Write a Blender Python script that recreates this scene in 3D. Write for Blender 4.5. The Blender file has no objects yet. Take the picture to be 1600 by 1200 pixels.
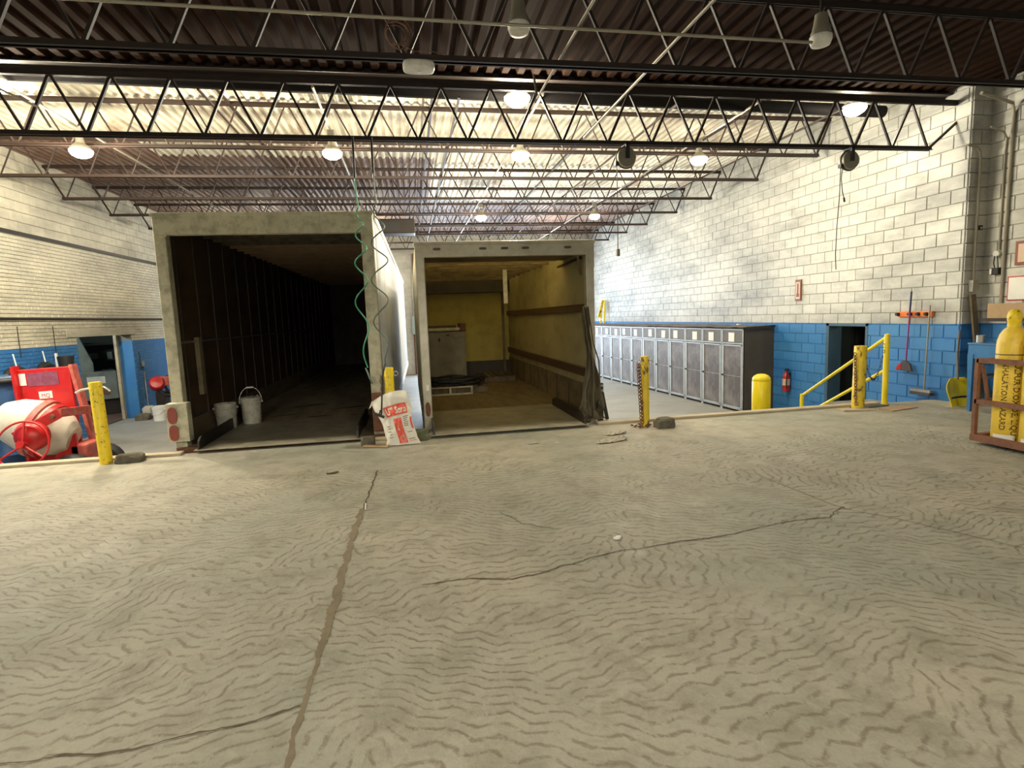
import bpy, math, random
from mathutils import Vector, Matrix, Euler, noise
random.seed(7)
S = bpy.context.scene; COL = S.collection
PI = math.pi
# ------------------------------------------------------------ camera
cd = bpy.data.cameras.new('camera'); cam = bpy.data.objects.new('camera', cd); COL.objects.link(cam)
cd.sensor_fit = 'HORIZONTAL'; cd.sensor_width = 36; cd.lens = 36 * 880 / 1600; cd.clip_start = .05; cd.clip_end = 200
R0, R1, R2 = Vector((.9833857, -.17777778, -.0367101)), Vector((-.05712464, -.11111111, -.99216485)), Vector((.17230596, .97777778, -.11942057))
m = Matrix((( R0[0], -R1[0], -R2[0], 0), (R0[1], -R1[1], -R2[1], 0), (R0[2], -R1[2], -R2[2], 1.55), (0, 0, 0, 1)))
cam.matrix_world = m; S.camera = cam
# ------------------------------------------------------------ world, exposure, large lights
S.view_settings.view_transform = 'Standard'; S.view_settings.look = 'None'; S.view_settings.gamma = 1
S.view_settings.use_curve_mapping = False; S.view_settings.exposure = 0.2
w = bpy.data.worlds.new('world'); S.world = w; w.use_nodes = True
w.node_tree.nodes['Background'].inputs[0].default_value = (.75, .85, 1, 1); w.node_tree.nodes['Background'].inputs[1].default_value = .05
LAMPC = (1.0, .90, .68); LOWC = (1.0, .93, .77); DAY = (.70, .84, 1.0)
LAMP_W = 260; LOW_W = 230; BACK_W = 440; DAY_W = 430
def light(name, kind, loc, energy, color, rot=(0, 0, 0), **k):
    d = bpy.data.lights.new(name, kind); d.energy = energy; d.color = color
    for a, b in k.items(): setattr(d, a, b)
    o = bpy.data.objects.new(name, d); o.location = loc; o.rotation_euler = rot; COL.objects.link(o); return o
# daylight entering through the far wall's translucent overhead doors (left doorway lies out of view behind the trailers)
light('daylight_far_door', 'AREA', (4.3, 24.6, 1.6), DAY_W, DAY, (-PI / 2, 0, 0), shape='RECTANGLE', size=4.4, size_y=4.2)
light('daylight_middle_door', 'AREA', (1.5, 24.6, 1.6), DAY_W * .8, DAY, (-PI / 2, 0, 0), shape='RECTANGLE', size=1.3, size_y=4.2)
# ------------------------------------------------------------ helpers
class MB:
    def __init__(s): s.v = []; s.f = []
    def add(s, vs, fs):
        n = len(s.v); s.v += [tuple(v) for v in vs]; s.f += [tuple(i + n for i in f) for f in fs]; return s
    def box(s, x0, x1, y0, y1, z0, z1, mat=None):
        vs = [Vector((x, y, z)) for z in (z0, z1) for y in (y0, y1) for x in (x0, x1)]
        if mat: vs = [mat @ v for v in vs]
        return s.add(vs, [(0, 2, 3, 1), (4, 5, 7, 6), (0, 1, 5, 4), (2, 6, 7, 3), (0, 4, 6, 2), (1, 3, 7, 5)])
    def bar(s, a, b, wx, wy, up=(0, 0, 1)):
        a, b = Vector(a), Vector(b); d = (b - a).normalized(); u = Vector(up)
        if abs(d.dot(u)) > .98: u = Vector((0, 1, 0))
        x = d.cross(u).normalized(); y = x.cross(d).normalized(); x *= wx / 2; y *= wy / 2
        return s.add([a - x - y, a + x - y, a + x + y, a - x + y, b - x - y, b + x - y, b + x + y, b - x + y],
                     [(0, 3, 2, 1), (4, 5, 6, 7), (0, 1, 5, 4), (1, 2, 6, 5), (2, 3, 7, 6), (3, 0, 4, 7)])
    def tube(s, pts, r, n=8, closed=False):
        pts = [Vector(p) for p in pts]; k = len(pts); rs = r if isinstance(r, (list, tuple)) else [r] * k
        vs = []; pu = None
        for i, p in enumerate(pts):
            if closed: d = pts[(i + 1) % k] - pts[i - 1]
            else: d = pts[min(i + 1, k - 1)] - pts[max(i - 1, 0)]
            d.normalize()
            u = pu if pu else (Vector((0, 0, 1)) if abs(d.z) < .9 else Vector((1, 0, 0)))
            u = (u - d * u.dot(d)).normalized(); pu = u; v = d.cross(u)
            vs += [p + (u * math.cos(2 * PI * j / n) + v * math.sin(2 * PI * j / n)) * rs[i] for j in range(n)]
        fs = []
        for i in range(k if closed else k - 1):
            a, b = i * n, ((i + 1) % k) * n
            fs += [(a + j, a + (j + 1) % n, b + (j + 1) % n, b + j) for j in range(n)]
        if not closed: fs += [tuple(range(n))[::-1], tuple((k - 1) * n + j for j in range(n))]
        return s.add(vs, fs)
    def lathe(s, prof, n=24, mat=None):
        vs = []
        for r, z in prof: vs += [Vector((r * math.cos(2 * PI * j / n), r * math.sin(2 * PI * j / n), z)) for j in range(n)]
        if mat: vs = [mat @ v for v in vs]
        fs = []
        for i in range(len(prof) - 1):
            a, b = i * n, (i + 1) * n
            fs += [(a + j, a + (j + 1) % n, b + (j + 1) % n, b + j) for j in range(n)]
        if prof[0][0] > 1e-5: fs.append(tuple(range(n))[::-1])
        if prof[-1][0] > 1e-5: fs.append(tuple((len(prof) - 1) * n + j for j in range(n)))
        return s.add(vs, fs)
    def prism(s, poly, h, mat=None):       # poly in xy, extruded to z=h
        n = len(poly); vs = [Vector((x, y, z)) for z in (0, h) for x, y in poly]
        if mat: vs = [mat @ v for v in vs]
        return s.add(vs, [tuple(range(n))[::-1], tuple(range(n, 2 * n))] + [(i, (i + 1) % n, n + (i + 1) % n, n + i) for i in range(n)])
    def grid(s, nu, nv, fn, thick=None):
        vs = [fn(i / nu, j / nv) for j in range(nv + 1) for i in range(nu + 1)]
        return s.add(vs, [(j * (nu + 1) + i, j * (nu + 1) + i + 1, (j + 1) * (nu + 1) + i + 1, (j + 1) * (nu + 1) + i) for j in range(nv) for i in range(nu)])
    def torus(s, R, r, mat=None, n=24, k=8):
        pts = [Vector((R * math.cos(2 * PI * i / n), R * math.sin(2 * PI * i / n), 0)) for i in range(n)]
        if mat: pts = [mat @ p for p in pts]
        return s.tube(pts, r, k, True)
    def ob(s, name, mat, parent=None, smooth=False, bev=0, **props):
        me = bpy.data.meshes.new(name); me.from_pydata(s.v, [], s.f); me.update()
        me.materials.append(mat)
        if smooth: me.polygons.foreach_set('use_smooth', [True] * len(me.polygons))
        o = bpy.data.objects.new(name, me); COL.objects.link(o)
        if parent: o.parent = parent
        if smooth == 'auto': smooth_angle(o)
        if bev:
            b = o.modifiers.new('bevel', 'BEVEL'); b.width = bev; b.segments = 2; b.limit_method = 'ANGLE'
        for k, v in props.items(): o[k] = v
        return o
def smooth_angle(o):
    me = o.data
    es = {}
    for p in me.polygons:
        for ek in p.edge_keys: es.setdefault(ek, []).append(p.normal.copy())
    for e in me.edges:
        ns = es.get(tuple(sorted(e.vertices)), [])
        if len(ns) == 2 and ns[0].dot(ns[1]) < .75: e.use_edge_sharp = True
def T(x=0, y=0, z=0, rx=0, ry=0, rz=0):
    return Matrix.Translation((x, y, z)) @ Euler((math.radians(rx), math.radians(ry), math.radians(rz))).to_matrix().to_4x4()
def box(*a, mat=None): return MB().box(*a, mat=mat)
def thing(name, label, cat, loc=(0, 0, 0), rz=0, group=None):
    o = bpy.data.objects.new(name, None); o.empty_display_size = .1; COL.objects.link(o)
    o.location = loc; o.rotation_euler = (0, 0, math.radians(rz)); tag(o, label, cat, group); return o
def tag(o, label, cat, group=None):
    o['label'] = label; o['category'] = cat
    if group: o['group'] = group
    return o
def dup(root, loc, rz=None, label=None, scale=None):
    r = root.copy(); COL.objects.link(r); r.location = loc
    if rz is not None: r.rotation_euler = (0, 0, math.radians(rz))
    if label: r['label'] = label
    for ch in list(root.children):
        c = ch.copy(); COL.objects.link(c); c.parent = r
        for g in list(ch.children):
            d = g.copy(); COL.objects.link(d); d.parent = c
    return r
def text_verts(body, size, align='LEFT', bold=0.):
    cu = bpy.data.curves.new('lettering', 'FONT'); cu.body = body; cu.size = size; cu.align_x = align; cu.resolution_u = 2; cu.offset = size * bold
    o = bpy.data.objects.new('lettering', cu); COL.objects.link(o)
    dg = bpy.context.evaluated_depsgraph_get(); me = o.evaluated_get(dg).to_mesh()
    vs = [(v.co.x, v.co.y) for v in me.vertices]; fs = [tuple(p.vertices) for p in me.polygons]
    o.evaluated_get(dg).to_mesh_clear(); bpy.data.objects.remove(o); bpy.data.curves.remove(cu); return vs, fs
def lettering(body, size, fn, mat, parent, name='lettering', align='LEFT', bold=0.):
    vs, fs = text_verts(body, size, align, bold)
    return MB().add([fn(x, y) for x, y in vs], fs).ob(name, mat, parent)
# ------------------------------------------------------------ materials
class N:
    def __init__(s, name):
        s.m = bpy.data.materials.new(name); s.m.use_nodes = True; s.t = s.m.node_tree; s.b = s.t.nodes['Principled BSDF']
    def n(s, t, **k):
        o = s.t.nodes.new(t)
        for a, b in k.items():
            if a.startswith('i_'):
                key = a[2:]; key = int(key) if key.isdigit() else key.replace('_', ' '); s.put(o.inputs[key], b)
            else: setattr(o, a, b)
        return o
    def put(s, inp, v):
        if isinstance(v, bpy.types.NodeSocket): s.t.links.new(v, inp)
        else: inp.default_value = (*v, 1) if isinstance(v, tuple) and len(v) == 3 and inp.type == 'RGBA' else v
    def mix(s, f, a, b, mode='MIX'):
        o = s.n('ShaderNodeMix', data_type='RGBA', blend_type=mode); s.put(o.inputs[0], f); s.put(o.inputs[6], a); s.put(o.inputs[7], b); return o.outputs[2]
    def ramp(s, v, lo, hi):
        o = s.n('ShaderNodeMapRange'); s.put(o.inputs[0], v); o.inputs[1].default_value = lo; o.inputs[2].default_value = hi; return o.outputs[0]
    def noise(s, vec, scale, detail=4, rough=.6, dist=0):
        o = s.n('ShaderNodeTexNoise'); s.put(o.inputs['Vector'], vec); o.inputs['Scale'].default_value = scale; o.inputs['Detail'].default_value = detail
        o.inputs['Roughness'].default_value = rough; o.inputs['Distortion'].default_value = dist; return o.outputs[0]
    def math(s, op, a, b=0.0, c=0.0):
        o = s.n('ShaderNodeMath', operation=op); s.put(o.inputs[0], a); s.put(o.inputs[1], b); s.put(o.inputs[2], c); return o.outputs[0]
    def pos(s): return s.n('ShaderNodeNewGeometry').outputs['Position']
    def objc(s): return s.n('ShaderNodeTexCoord').outputs['Object']
    def bump(s, h, strength=.3, dist=.01):
        o = s.n('ShaderNodeBump'); s.put(o.inputs['Height'], h); o.inputs['Strength'].default_value = strength; o.inputs['Distance'].default_value = dist
        s.t.links.new(o.outputs[0], s.b.inputs['Normal'])
def M(name, col, rough=.6, metal=0., col2=None, amt=.5, scale=4., thr=(.45, .65), bump=0., stretch=None, emit=None, est=0., alpha=None, spec=None):
    k = N(name); vec = k.objc()
    if stretch:
        mp = k.n('ShaderNodeMapping'); k.put(mp.inputs[0], vec); mp.inputs['Scale'].default_value = stretch; vec = mp.outputs[0]
    nz = k.noise(vec, scale, 6, .65)
    c = k.mix(k.ramp(k.noise(vec, scale * .37, 3), .3, .7), tuple(x * .88 for x in col), tuple(min(1, x * 1.08) for x in col))
    if col2: c = k.mix(k.math('MULTIPLY', k.ramp(nz, *thr), amt), c, col2)
    k.put(k.b.inputs['Base Color'], c)
    k.b.inputs['Roughness'].default_value = rough; k.b.inputs['Metallic'].default_value = metal
    if spec is not None: k.b.inputs['Specular IOR Level'].default_value = spec
    if bump: k.bump(nz, bump, .01)
    if emit: k.b.inputs['Emission Color'].default_value = (*emit, 1); k.b.inputs['Emission Strength'].default_value = est
    return k.m
YEL = (.82, .60, .015)
m_yel = M('yellow_paint', YEL, .45, col2=(.05, .035, .02), amt=.95, scale=26, thr=(.60, .66))
m_yelrust = M('worn_yellow_paint', (.74, .53, .02), .5, col2=(.07, .03, .015), amt=.95, scale=13, thr=(.54, .62), stretch=(1, 1, .5))
m_yelclean = M('clean_yellow_sleeve', (.85, .66, .01), .35)
m_yelcyl = M('cylinder_yellow_paint', (.80, .56, .06), .45, col2=(.25, .16, .05), amt=.55, scale=9, thr=(.52, .72))
m_black = M('black_rubber', (.018, .018, .018), .55)
m_dark = M('dark_steel', (.03, .024, .02), .5, .4)
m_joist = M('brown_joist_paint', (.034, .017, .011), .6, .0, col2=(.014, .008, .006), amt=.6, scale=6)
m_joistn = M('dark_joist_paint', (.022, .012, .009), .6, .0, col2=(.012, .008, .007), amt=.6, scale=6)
m_galv = M('galvanised_steel', (.42, .41, .38), .4, .7, col2=(.2, .18, .15), amt=.4, scale=8)
m_conduit = M('conduit_steel', (.30, .27, .21), .5, .3)
m_white = M('white_plastic', (.72, .71, .66), .45, col2=(.4, .36, .28), amt=.45, scale=9)
m_bucket = M('dusty_bucket_plastic', (.50, .48, .40), .5, col2=(.2, .18, .13), amt=.55, scale=11)
m_red = M('red_enamel', (.52, .012, .012), .35, col2=(.45, .18, .15), amt=.35, scale=9, thr=(.55, .75))
m_pink = M('dusty_red_enamel', (.50, .09, .07), .5, col2=(.55, .3, .25), amt=.5, scale=14)
m_poly = M('cream_polyethylene', (.66, .60, .50), .5, col2=(.42, .36, .28), amt=.4, scale=6)
m_t1frame = M('trailer_frame_paint', (.56, .53, .39), .55, 0., col2=(.19, .165, .10), amt=.6, scale=7, bump=.1)
m_t2frame = M('truck_frame_aluminium', (.50, .47, .38), .42, .3, col2=(.28, .24, .16), amt=.5, scale=5)
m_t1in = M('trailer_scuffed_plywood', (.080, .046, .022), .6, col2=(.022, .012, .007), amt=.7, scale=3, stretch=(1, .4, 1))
m_t2in = M('truck_yellowed_panel', (.40, .355, .20), .6, col2=(.17, .14, .07), amt=.55, scale=2.2, stretch=(1, .6, 1))
m_t2low = M('truck_scuff_board', (.20, .155, .085), .7, col2=(.06, .045, .025), amt=.7, scale=4)
m_wood = M('worn_deck_wood', (.16, .12, .065), .65, col2=(.05, .035, .02), amt=.7, scale=3.5, stretch=(2, .5, 1), bump=.15)
m_plate = M('steel_dock_plate', (.34, .31, .225), .55, .1, col2=(.12, .10, .06), amt=.55, scale=3, bump=.1)
m_rust = M('rusty_steel', (.20, .085, .045), .7, .1, col2=(.09, .04, .03), amt=.7, scale=12, bump=.2)
m_side = M('ribbed_white_trailer_side', (.86, .87, .90), .8, 0., spec=.08, col2=(.42, .46, .54), amt=.5, scale=3, thr=(.5, .7), stretch=(1, 3, .35))
m_lockframe = M('blue_grey_angle_frame', (.46, .49, .50), .45, .2, col2=(.3, .28, .25), amt=.3, scale=8)
def mesh_panel():
    k = N('dusty_expanded_metal'); vec = k.objc()
    nz = k.noise(vec, 2.6, 6, .6); c = k.mix(k.ramp(nz, .42, .68), (.085, .062, .050), (.20, .18, .165))
    sp = k.noise(vec, 30, 2); c = k.mix(k.math('MULTIPLY', k.ramp(sp, .5, .7), .3), c, (.08, .06, .05))
    k.put(k.b.inputs['Base Color'], c); k.b.inputs['Roughness'].default_value = .55; k.bump(sp, .2, .005); return k.m
m_mesh = mesh_panel()
m_meshup = M('dark_vent_panel', (.12, .105, .085), .6, col2=(.06, .05, .04), amt=.5, scale=9)
m_side_dark = M('dark_end_panel', (.055, .045, .034), .6, col2=(.09, .075, .05), amt=.5, scale=3)
m_paper = M('white_paper', (.78, .78, .76), .7)
m_ink = M('black_ink', (.03, .03, .03), .6)
m_stencil = M('stencil_paint', (.09, .055, .01), .6)
m_rock = M('dark_concrete_lump', (.135, .12, .085), .9, col2=(.06, .05, .035), amt=.7, scale=9, bump=.5)
m_card = M('cardboard', (.42, .28, .15), .8, col2=(.25, .16, .08), amt=.4, scale=5)
m_bag = M('woven_paper_bag', (.82, .78, .68), .75, col2=(.55, .49, .36), amt=.5, scale=5, thr=(.5, .72))
m_bagred = M('red_print', (.80, .09, .05), .6, col2=(.8, .35, .25), amt=.4, scale=14)
m_bagpink = M('pale_pink_print', (.82, .42, .32), .6)
m_bagink = M('grey_print', (.16, .15, .14), .6)
m_tarp = M('olive_grey_tarp', (.11, .09, .05), .75, col2=(.07, .055, .035), amt=.6, scale=6)
m_green = M('green_air_hose', (.05, .30, .16), .4)
m_grhose = M('grey_green_air_hose', (.12, .17, .14), .45)
m_blue = M('blue_paint', (.035, .17, .40), .5, col2=(.02, .09, .22), amt=.4, scale=6)
m_navy = M('dark_blue_plastic', (.01, .05, .14), .4)
m_orange = M('orange_plastic', (.80, .20, .04), .45)
m_purple = M('purple_broom_handle', (.30, .03, .16), .4)
m_navyh = M('navy_grip', (.02, .02, .09), .4)
m_greyst = M('grey_bristle', (.06, .055, .065), .8)
m_redlens = M('red_lamp_lens', (.30, .06, .045), .35, col2=(.2, .09, .07), amt=.5, scale=20)
m_amber = M('brown_marker_lens', (.08, .05, .03), .4)
m_machine = M('grey_green_machine_paint', (.17, .20, .18), .5, col2=(.09, .1, .09), amt=.5, scale=5)
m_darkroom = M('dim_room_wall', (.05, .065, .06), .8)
m_redfloor = M('reddish_shop_floor', (.16, .10, .085), .7, col2=(.08, .05, .045), amt=.5, scale=3)
m_bulb = M('lamp_diffuser', (1, 1, 1), .4, emit=(1, .93, .72), est=30)
m_lampbody = M('lamp_housing', (.30, .28, .22), .5, .4)
m_daypanel = M('translucent_daylit_panel', (.8, .85, .9), .4, emit=(.72, .86, 1), est=2.2)
m_copper = M('copper_frame', (.22, .06, .03), .5)
m_signw = M('sign_cream', (.62, .45, .33), .5)
m_trimcream = M('dock_edge_timber', (.50, .42, .30), .7, col2=(.28, .21, .13), amt=.6, scale=5, stretch=(.4, 1, 1))
m_doorframe = M('blue_grey_door_frame', (.045, .10, .16), .5)
m_extred = M('extinguisher_red', (.45, .02, .015), .3)
def roofskin():
    k = N('translucent_roof_skin'); k.b.inputs['Base Color'].default_value = (.32, .27, .15, 1); k.b.inputs['Roughness'].default_value = .6
    tr = k.n('ShaderNodeBsdfTranslucent', i_0=(.8, .72, .45)); mx = k.n('ShaderNodeMixShader', i_0=.55)
    k.t.links.new(k.b.outputs[0], mx.inputs[1]); k.t.links.new(tr.outputs[0], mx.inputs[2])
    k.t.links.new(mx.outputs[0], k.t.nodes['Material Output'].inputs[0]); return k.m
m_roofskin = roofskin()
def wallmat(name, zb, base, dirt, brick=False):
    k = N(name); p = k.pos(); sx = k.n('ShaderNodeSeparateXYZ'); k.put(sx.inputs[0], p)
    mp = k.n('ShaderNodeMapping'); k.put(mp.inputs[0], p); mp.inputs['Scale'].default_value = (1, .5, 1.6)
    n1 = k.noise(mp.outputs[0], .9, 6, .7); n2 = k.noise(p, 5, 5, .7)
    wh = k.mix(k.ramp(n1, .42, .66), base, dirt); wh = k.mix(k.math('MULTIPLY', k.ramp(n2, .5, .75), .35), wh, (.30, .28, .23))
    bl = k.mix(k.ramp(n1, .4, .65), (.030, .17, .47), (.045, .20, .45)); bl = k.mix(k.math('MULTIPLY', k.ramp(n2, .55, .72), .35), bl, (.09, .22, .38))
    oi = k.n('ShaderNodeObjectInfo').outputs['Random']
    top = k.math('GREATER_THAN', sx.outputs[2], zb)
    c = k.mix(top, bl, wh); c = k.mix(1.0, c, k.mix(oi, (.90, .90, .90), (1.06, 1.06, 1.05)), 'MULTIPLY')
    k.put(k.b.inputs['Base Color'], c); k.b.inputs['Roughness'].default_value = .55
    k.bump(k.noise(p, 60, 4, .7), .25, .004); return k.m
m_wallR = wallmat('painted_block_right', 1.19, (.58, .575, .53), (.30, .30, .285))
m_wallL = wallmat('painted_brick_left', 1.28, (.68, .64, .52), (.42, .40, .33))
m_wallF = wallmat('painted_block_far', -3, (.66, .64, .57), (.46, .45, .41))
m_mort = wallmat('painted_joint_right', 1.19, (.32, .31, .27), (.24, .23, .20))
m_mortL = wallmat('painted_joint_left', 1.28, (.25, .23, .18), (.17, .16, .13))
def deckmat():
    k = N('painted_roof_deck'); p = k.pos(); sx = k.n('ShaderNodeSeparateXYZ'); k.put(sx.inputs[0], p)
    mp = k.n('ShaderNodeMapping'); k.put(mp.inputs[0], p); mp.inputs['Scale'].default_value = (1, .25, 1)
    n = k.noise(mp.outputs[0], 2.2, 5, .7)
    cream = k.mix(k.ramp(n, .50, .72), (.70, .66, .54), (.30, .19, .12))
    brown = k.mix(k.ramp(n, .35, .7), (.17, .09, .06), (.26, .18, .14))
    f1 = k.math('MULTIPLY', k.math('GREATER_THAN', sx.outputs[1], 13.2), k.math('LESS_THAN', sx.outputs[0], .75))
    f2 = k.math('GREATER_THAN', sx.outputs[1], 17.9)
    lf = k.math('MULTIPLY', k.math('LESS_THAN', sx.outputs[0], -4.9), k.math('GREATER_THAN', sx.outputs[1], 11.9))
    c = k.mix(k.math('MAXIMUM', k.math('MAXIMUM', f1, f2), lf), cream, brown)
    k.put(k.b.inputs['Base Color'], c); k.b.inputs['Roughness'].default_value = .6; return k.m
m_deck = deckmat()
m_decklow = M('brown_roof_deck', (.024, .011, .006), .9, col2=(.012, .006, .003), amt=.6, scale=2, stretch=(2, .3, 1), spec=.05)
def floormat():
    k = N('dusty_tracked_concrete'); p = k.pos()
    sx = k.n('ShaderNodeSeparateXYZ'); k.put(sx.inputs[0], p)
    wn = k.n('ShaderNodeTexNoise'); k.put(wn.inputs['Vector'], p); wn.inputs['Scale'].default_value = .55; wn.inputs['Detail'].default_value = 2
    wn2 = k.n('ShaderNodeTexNoise'); k.put(wn2.inputs['Vector'], p); wn2.inputs['Scale'].default_value = 9; wn2.inputs['Detail'].default_value = 3
    va = k.n('ShaderNodeVectorMath', operation='MULTIPLY_ADD'); k.put(va.inputs[0], wn.outputs[1]); va.inputs[1].default_value = (1.0, 1.0, 0); k.put(va.inputs[2], p)
    vb = k.n('ShaderNodeVectorMath', operation='MULTIPLY_ADD'); k.put(vb.inputs[0], wn2.outputs[1]); vb.inputs[1].default_value = (.07, .07, 0); k.put(vb.inputs[2], va.outputs[0])
    s2 = k.n('ShaderNodeSeparateXYZ'); k.put(s2.inputs[0], vb.outputs[0])
    def track(rot, per, wid):
        a = math.radians(rot)
        u = k.math('ADD', k.math('MULTIPLY', s2.outputs[0], math.cos(a)), k.math('MULTIPLY', s2.outputs[1], math.sin(a)))
        v = k.math('ADD', k.math('MULTIPLY', s2.outputs[0], -math.sin(a)), k.math('MULTIPLY', s2.outputs[1], math.cos(a)))
        pp = k.math('PINGPONG', u, wid)
        ph = k.math('ADD', k.math('MULTIPLY', v, 2 * PI / per), k.math('MULTIPLY', pp, 30))
        sn = k.math('SINE', ph); return k.ramp(sn, .45, 1.)
    t1 = track(14, .080, .10); t2 = track(-24, .074, .12); t3 = track(64, .078, .10)
    sel = k.noise(p, .7, 2); sel2 = k.noise(p, 1.0, 2, .5, .5)
    t = k.mix(k.ramp(sel, .47, .50), t1, t2); t = k.mix(k.ramp(sel2, .57, .60), t, t3)
    msk = k.math('MULTIPLY', k.ramp(k.noise(p, 1.3, 5, .65), .30, .46), k.ramp(k.noise(p, 12, 4, .75), .41, .53))
    far = k.ramp(sx.outputs[1], 7.0, 5.6)
    t = k.math('MULTIPLY', k.math('MULTIPLY', t, msk), far)
    big = k.noise(p, .45, 6, .6); mid = k.noise(p, 3.2, 8, .75); fine = k.noise(p, 40, 6, .75)
    c = k.mix(k.ramp(big, .35, .65), (.30, .305, .25), (.44, .395, .31))
    c = k.mix(k.math('MULTIPLY', k.ramp(mid, .46, .68), .75), c, (.20, .19, .13))
    c = k.mix(k.math('MULTIPLY', k.ramp(k.noise(p, 2.4, 9, .8, .6), .55, .68), .5), c, (.50, .48, .40))
    c = k.mix(k.math('MULTIPLY', k.ramp(fine, .5, .75), .35), c, (.22, .18, .12))
    c = k.mix(k.math('MULTIPLY', t, .66), c, (.135, .105, .06))
    c = k.mix(k.math('MULTIPLY', k.ramp(k.noise(p, 1.3, 6, .7, 1.), .60, .75), .35), c, (.17, .19, .13))
    k.put(k.b.inputs['Base Color'], c)
    wet = k.ramp(k.noise(p, 1.9, 4, .6), .58, .68)
    k.put(k.b.inputs['Roughness'], k.math('SUBTRACT', .62, k.math('MULTIPLY', wet, .27)))
    h = k.math('ADD', k.math('MULTIPLY', t, -.22), k.math('ADD', k.math('MULTIPLY', mid, .5), k.math('MULTIPLY', fine, .35)))
    k.bump(h, .8, .016); return k.m
m_floor = floormat()
m_lowfloor = M('smooth_grey_concrete', (.36, .36, .34), .5, col2=(.22, .21, .18), amt=.5, scale=1.2)
m_crack = M('crack_dirt', (.10, .075, .045), .9)
m_joint = M('joint_filler', (.21, .17, .105), .8, col2=(.12, .09, .06), amt=.5, scale=9)
# ------------------------------------------------------------ setting
FX = 8.1; LX = -7.4; LZ = -.83; YE = 7.5
floor = MB().box(-9, 8.45, -4, YE, -.25, 0).ob('floor', m_floor, kind='structure')
lowfloor = MB().box(LX, FX, YE, 25.2, LZ - .2, LZ).box(LX - .4, LX, 13.9, 16.8, LZ - .2, LZ).ob('floor', m_lowfloor, kind='structure')
MB().box(-9, 8.45, YE - .3, YE, LZ, -.25).ob('wall_dock', m_t2low, kind='structure')
def ribbon(pts, w0, name, mat, jit=.3, z=.002):
    vs = []
    out = []
    for i in range(len(pts) - 1):
        a, b = Vector((*pts[i], 0)), Vector((*pts[i + 1], 0)); n = max(2, int((b - a).length / .02))
        out += [a.lerp(b, k / n) for k in range(n)]
    out.append(Vector((*pts[-1], 0)))
    for i, p in enumerate(out):
        d = (out[min(i + 1, len(out) - 1)] - out[max(0, i - 1)]).normalized(); nn = Vector((-d.y, d.x, 0))
        q = p * 9; q2 = p * 40
        p = p + nn * w0 * jit * (2.2 * noise.noise(q) + 1.2 * noise.noise(q2)); ww = w0 * max(.2, .75 + .55 * noise.noise(q + Vector((7, 0, 0))) + .4 * noise.noise(q2 + Vector((3, 0, 0))))
        vs += [p + nn * ww / 2 + Vector((0, 0, z)), p - nn * ww / 2 + Vector((0, 0, z))]
    fs = [(2 * i, 2 * i + 1, 2 * i + 3, 2 * i + 2) for i in range(len(out) - 1)]
    return MB().add(vs, fs).ob(name, mat, floor)
ribbon([(-.42, 5.9), (-.46, 4.9), (-.5, 4.4)], .02, 'crack', m_crack, .3)
ribbon([(-.48, 4.7), (-.5, 3.9), (-.5, 3.2), (-.51, 2.6)], .055, 'floor_joint', m_joint, .12, .0035)
ribbon([(-.51, 2.65), (-.52, 2.2), (-.5, 1.0), (-.5, -2)], .03, 'floor_joint', m_joint, .15, .0015)
ribbon([(-2.6, 2.2), (-1.55, 2.17), (-1.35, 2.18), (-1.13, 2.15), (-.91, 2.18), (-.69, 2.21), (-.53, 2.26)], .011, 'crack', m_crack, .6, .003)
ribbon([(-.02, 3.2), (.21, 3.22), (.51, 3.14), (.72, 3.19), (1.18, 3.34), (1.6, 3.38), (2.03, 3.4), (2.61, 3.53), (2.95, 3.52), (3.2, 3.68)], .012, 'crack', m_crack, .8, .003)
ribbon([(3.1, 4.6), (3.13, 4.2), (3.15, 3.81), (3.2, 3.6), (3.37, 3.37), (3.6, 2.9), (4.2, 1.6)], .008, 'crack', m_crack, .4, .003)
ribbon([(.62, 4.3), (.75, 4.0), (.95, 3.85)], .008, 'crack', m_crack, .8, .003)
def curb(x0, x1, n):
    MB().box(x0, x1, YE - .12, YE + .02, 0, .035).ob(f'trim_{n}', m_trimcream, kind='structure', bev=.006)
curb(-8.9, -2.86, 1); curb(2.5, 7.0, 2); curb(-.62, .2, 3)
def subtract(a, b, cuts):
    iv = [(a, b)]
    for c, d in cuts:
        nv = []
        for p, q in iv:
            if d <= p or c >= q: nv.append((p, q)); continue
            if c > p: nv.append((p, c))
            if d < q: nv.append((d, q))
        iv = nv
    return iv
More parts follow.
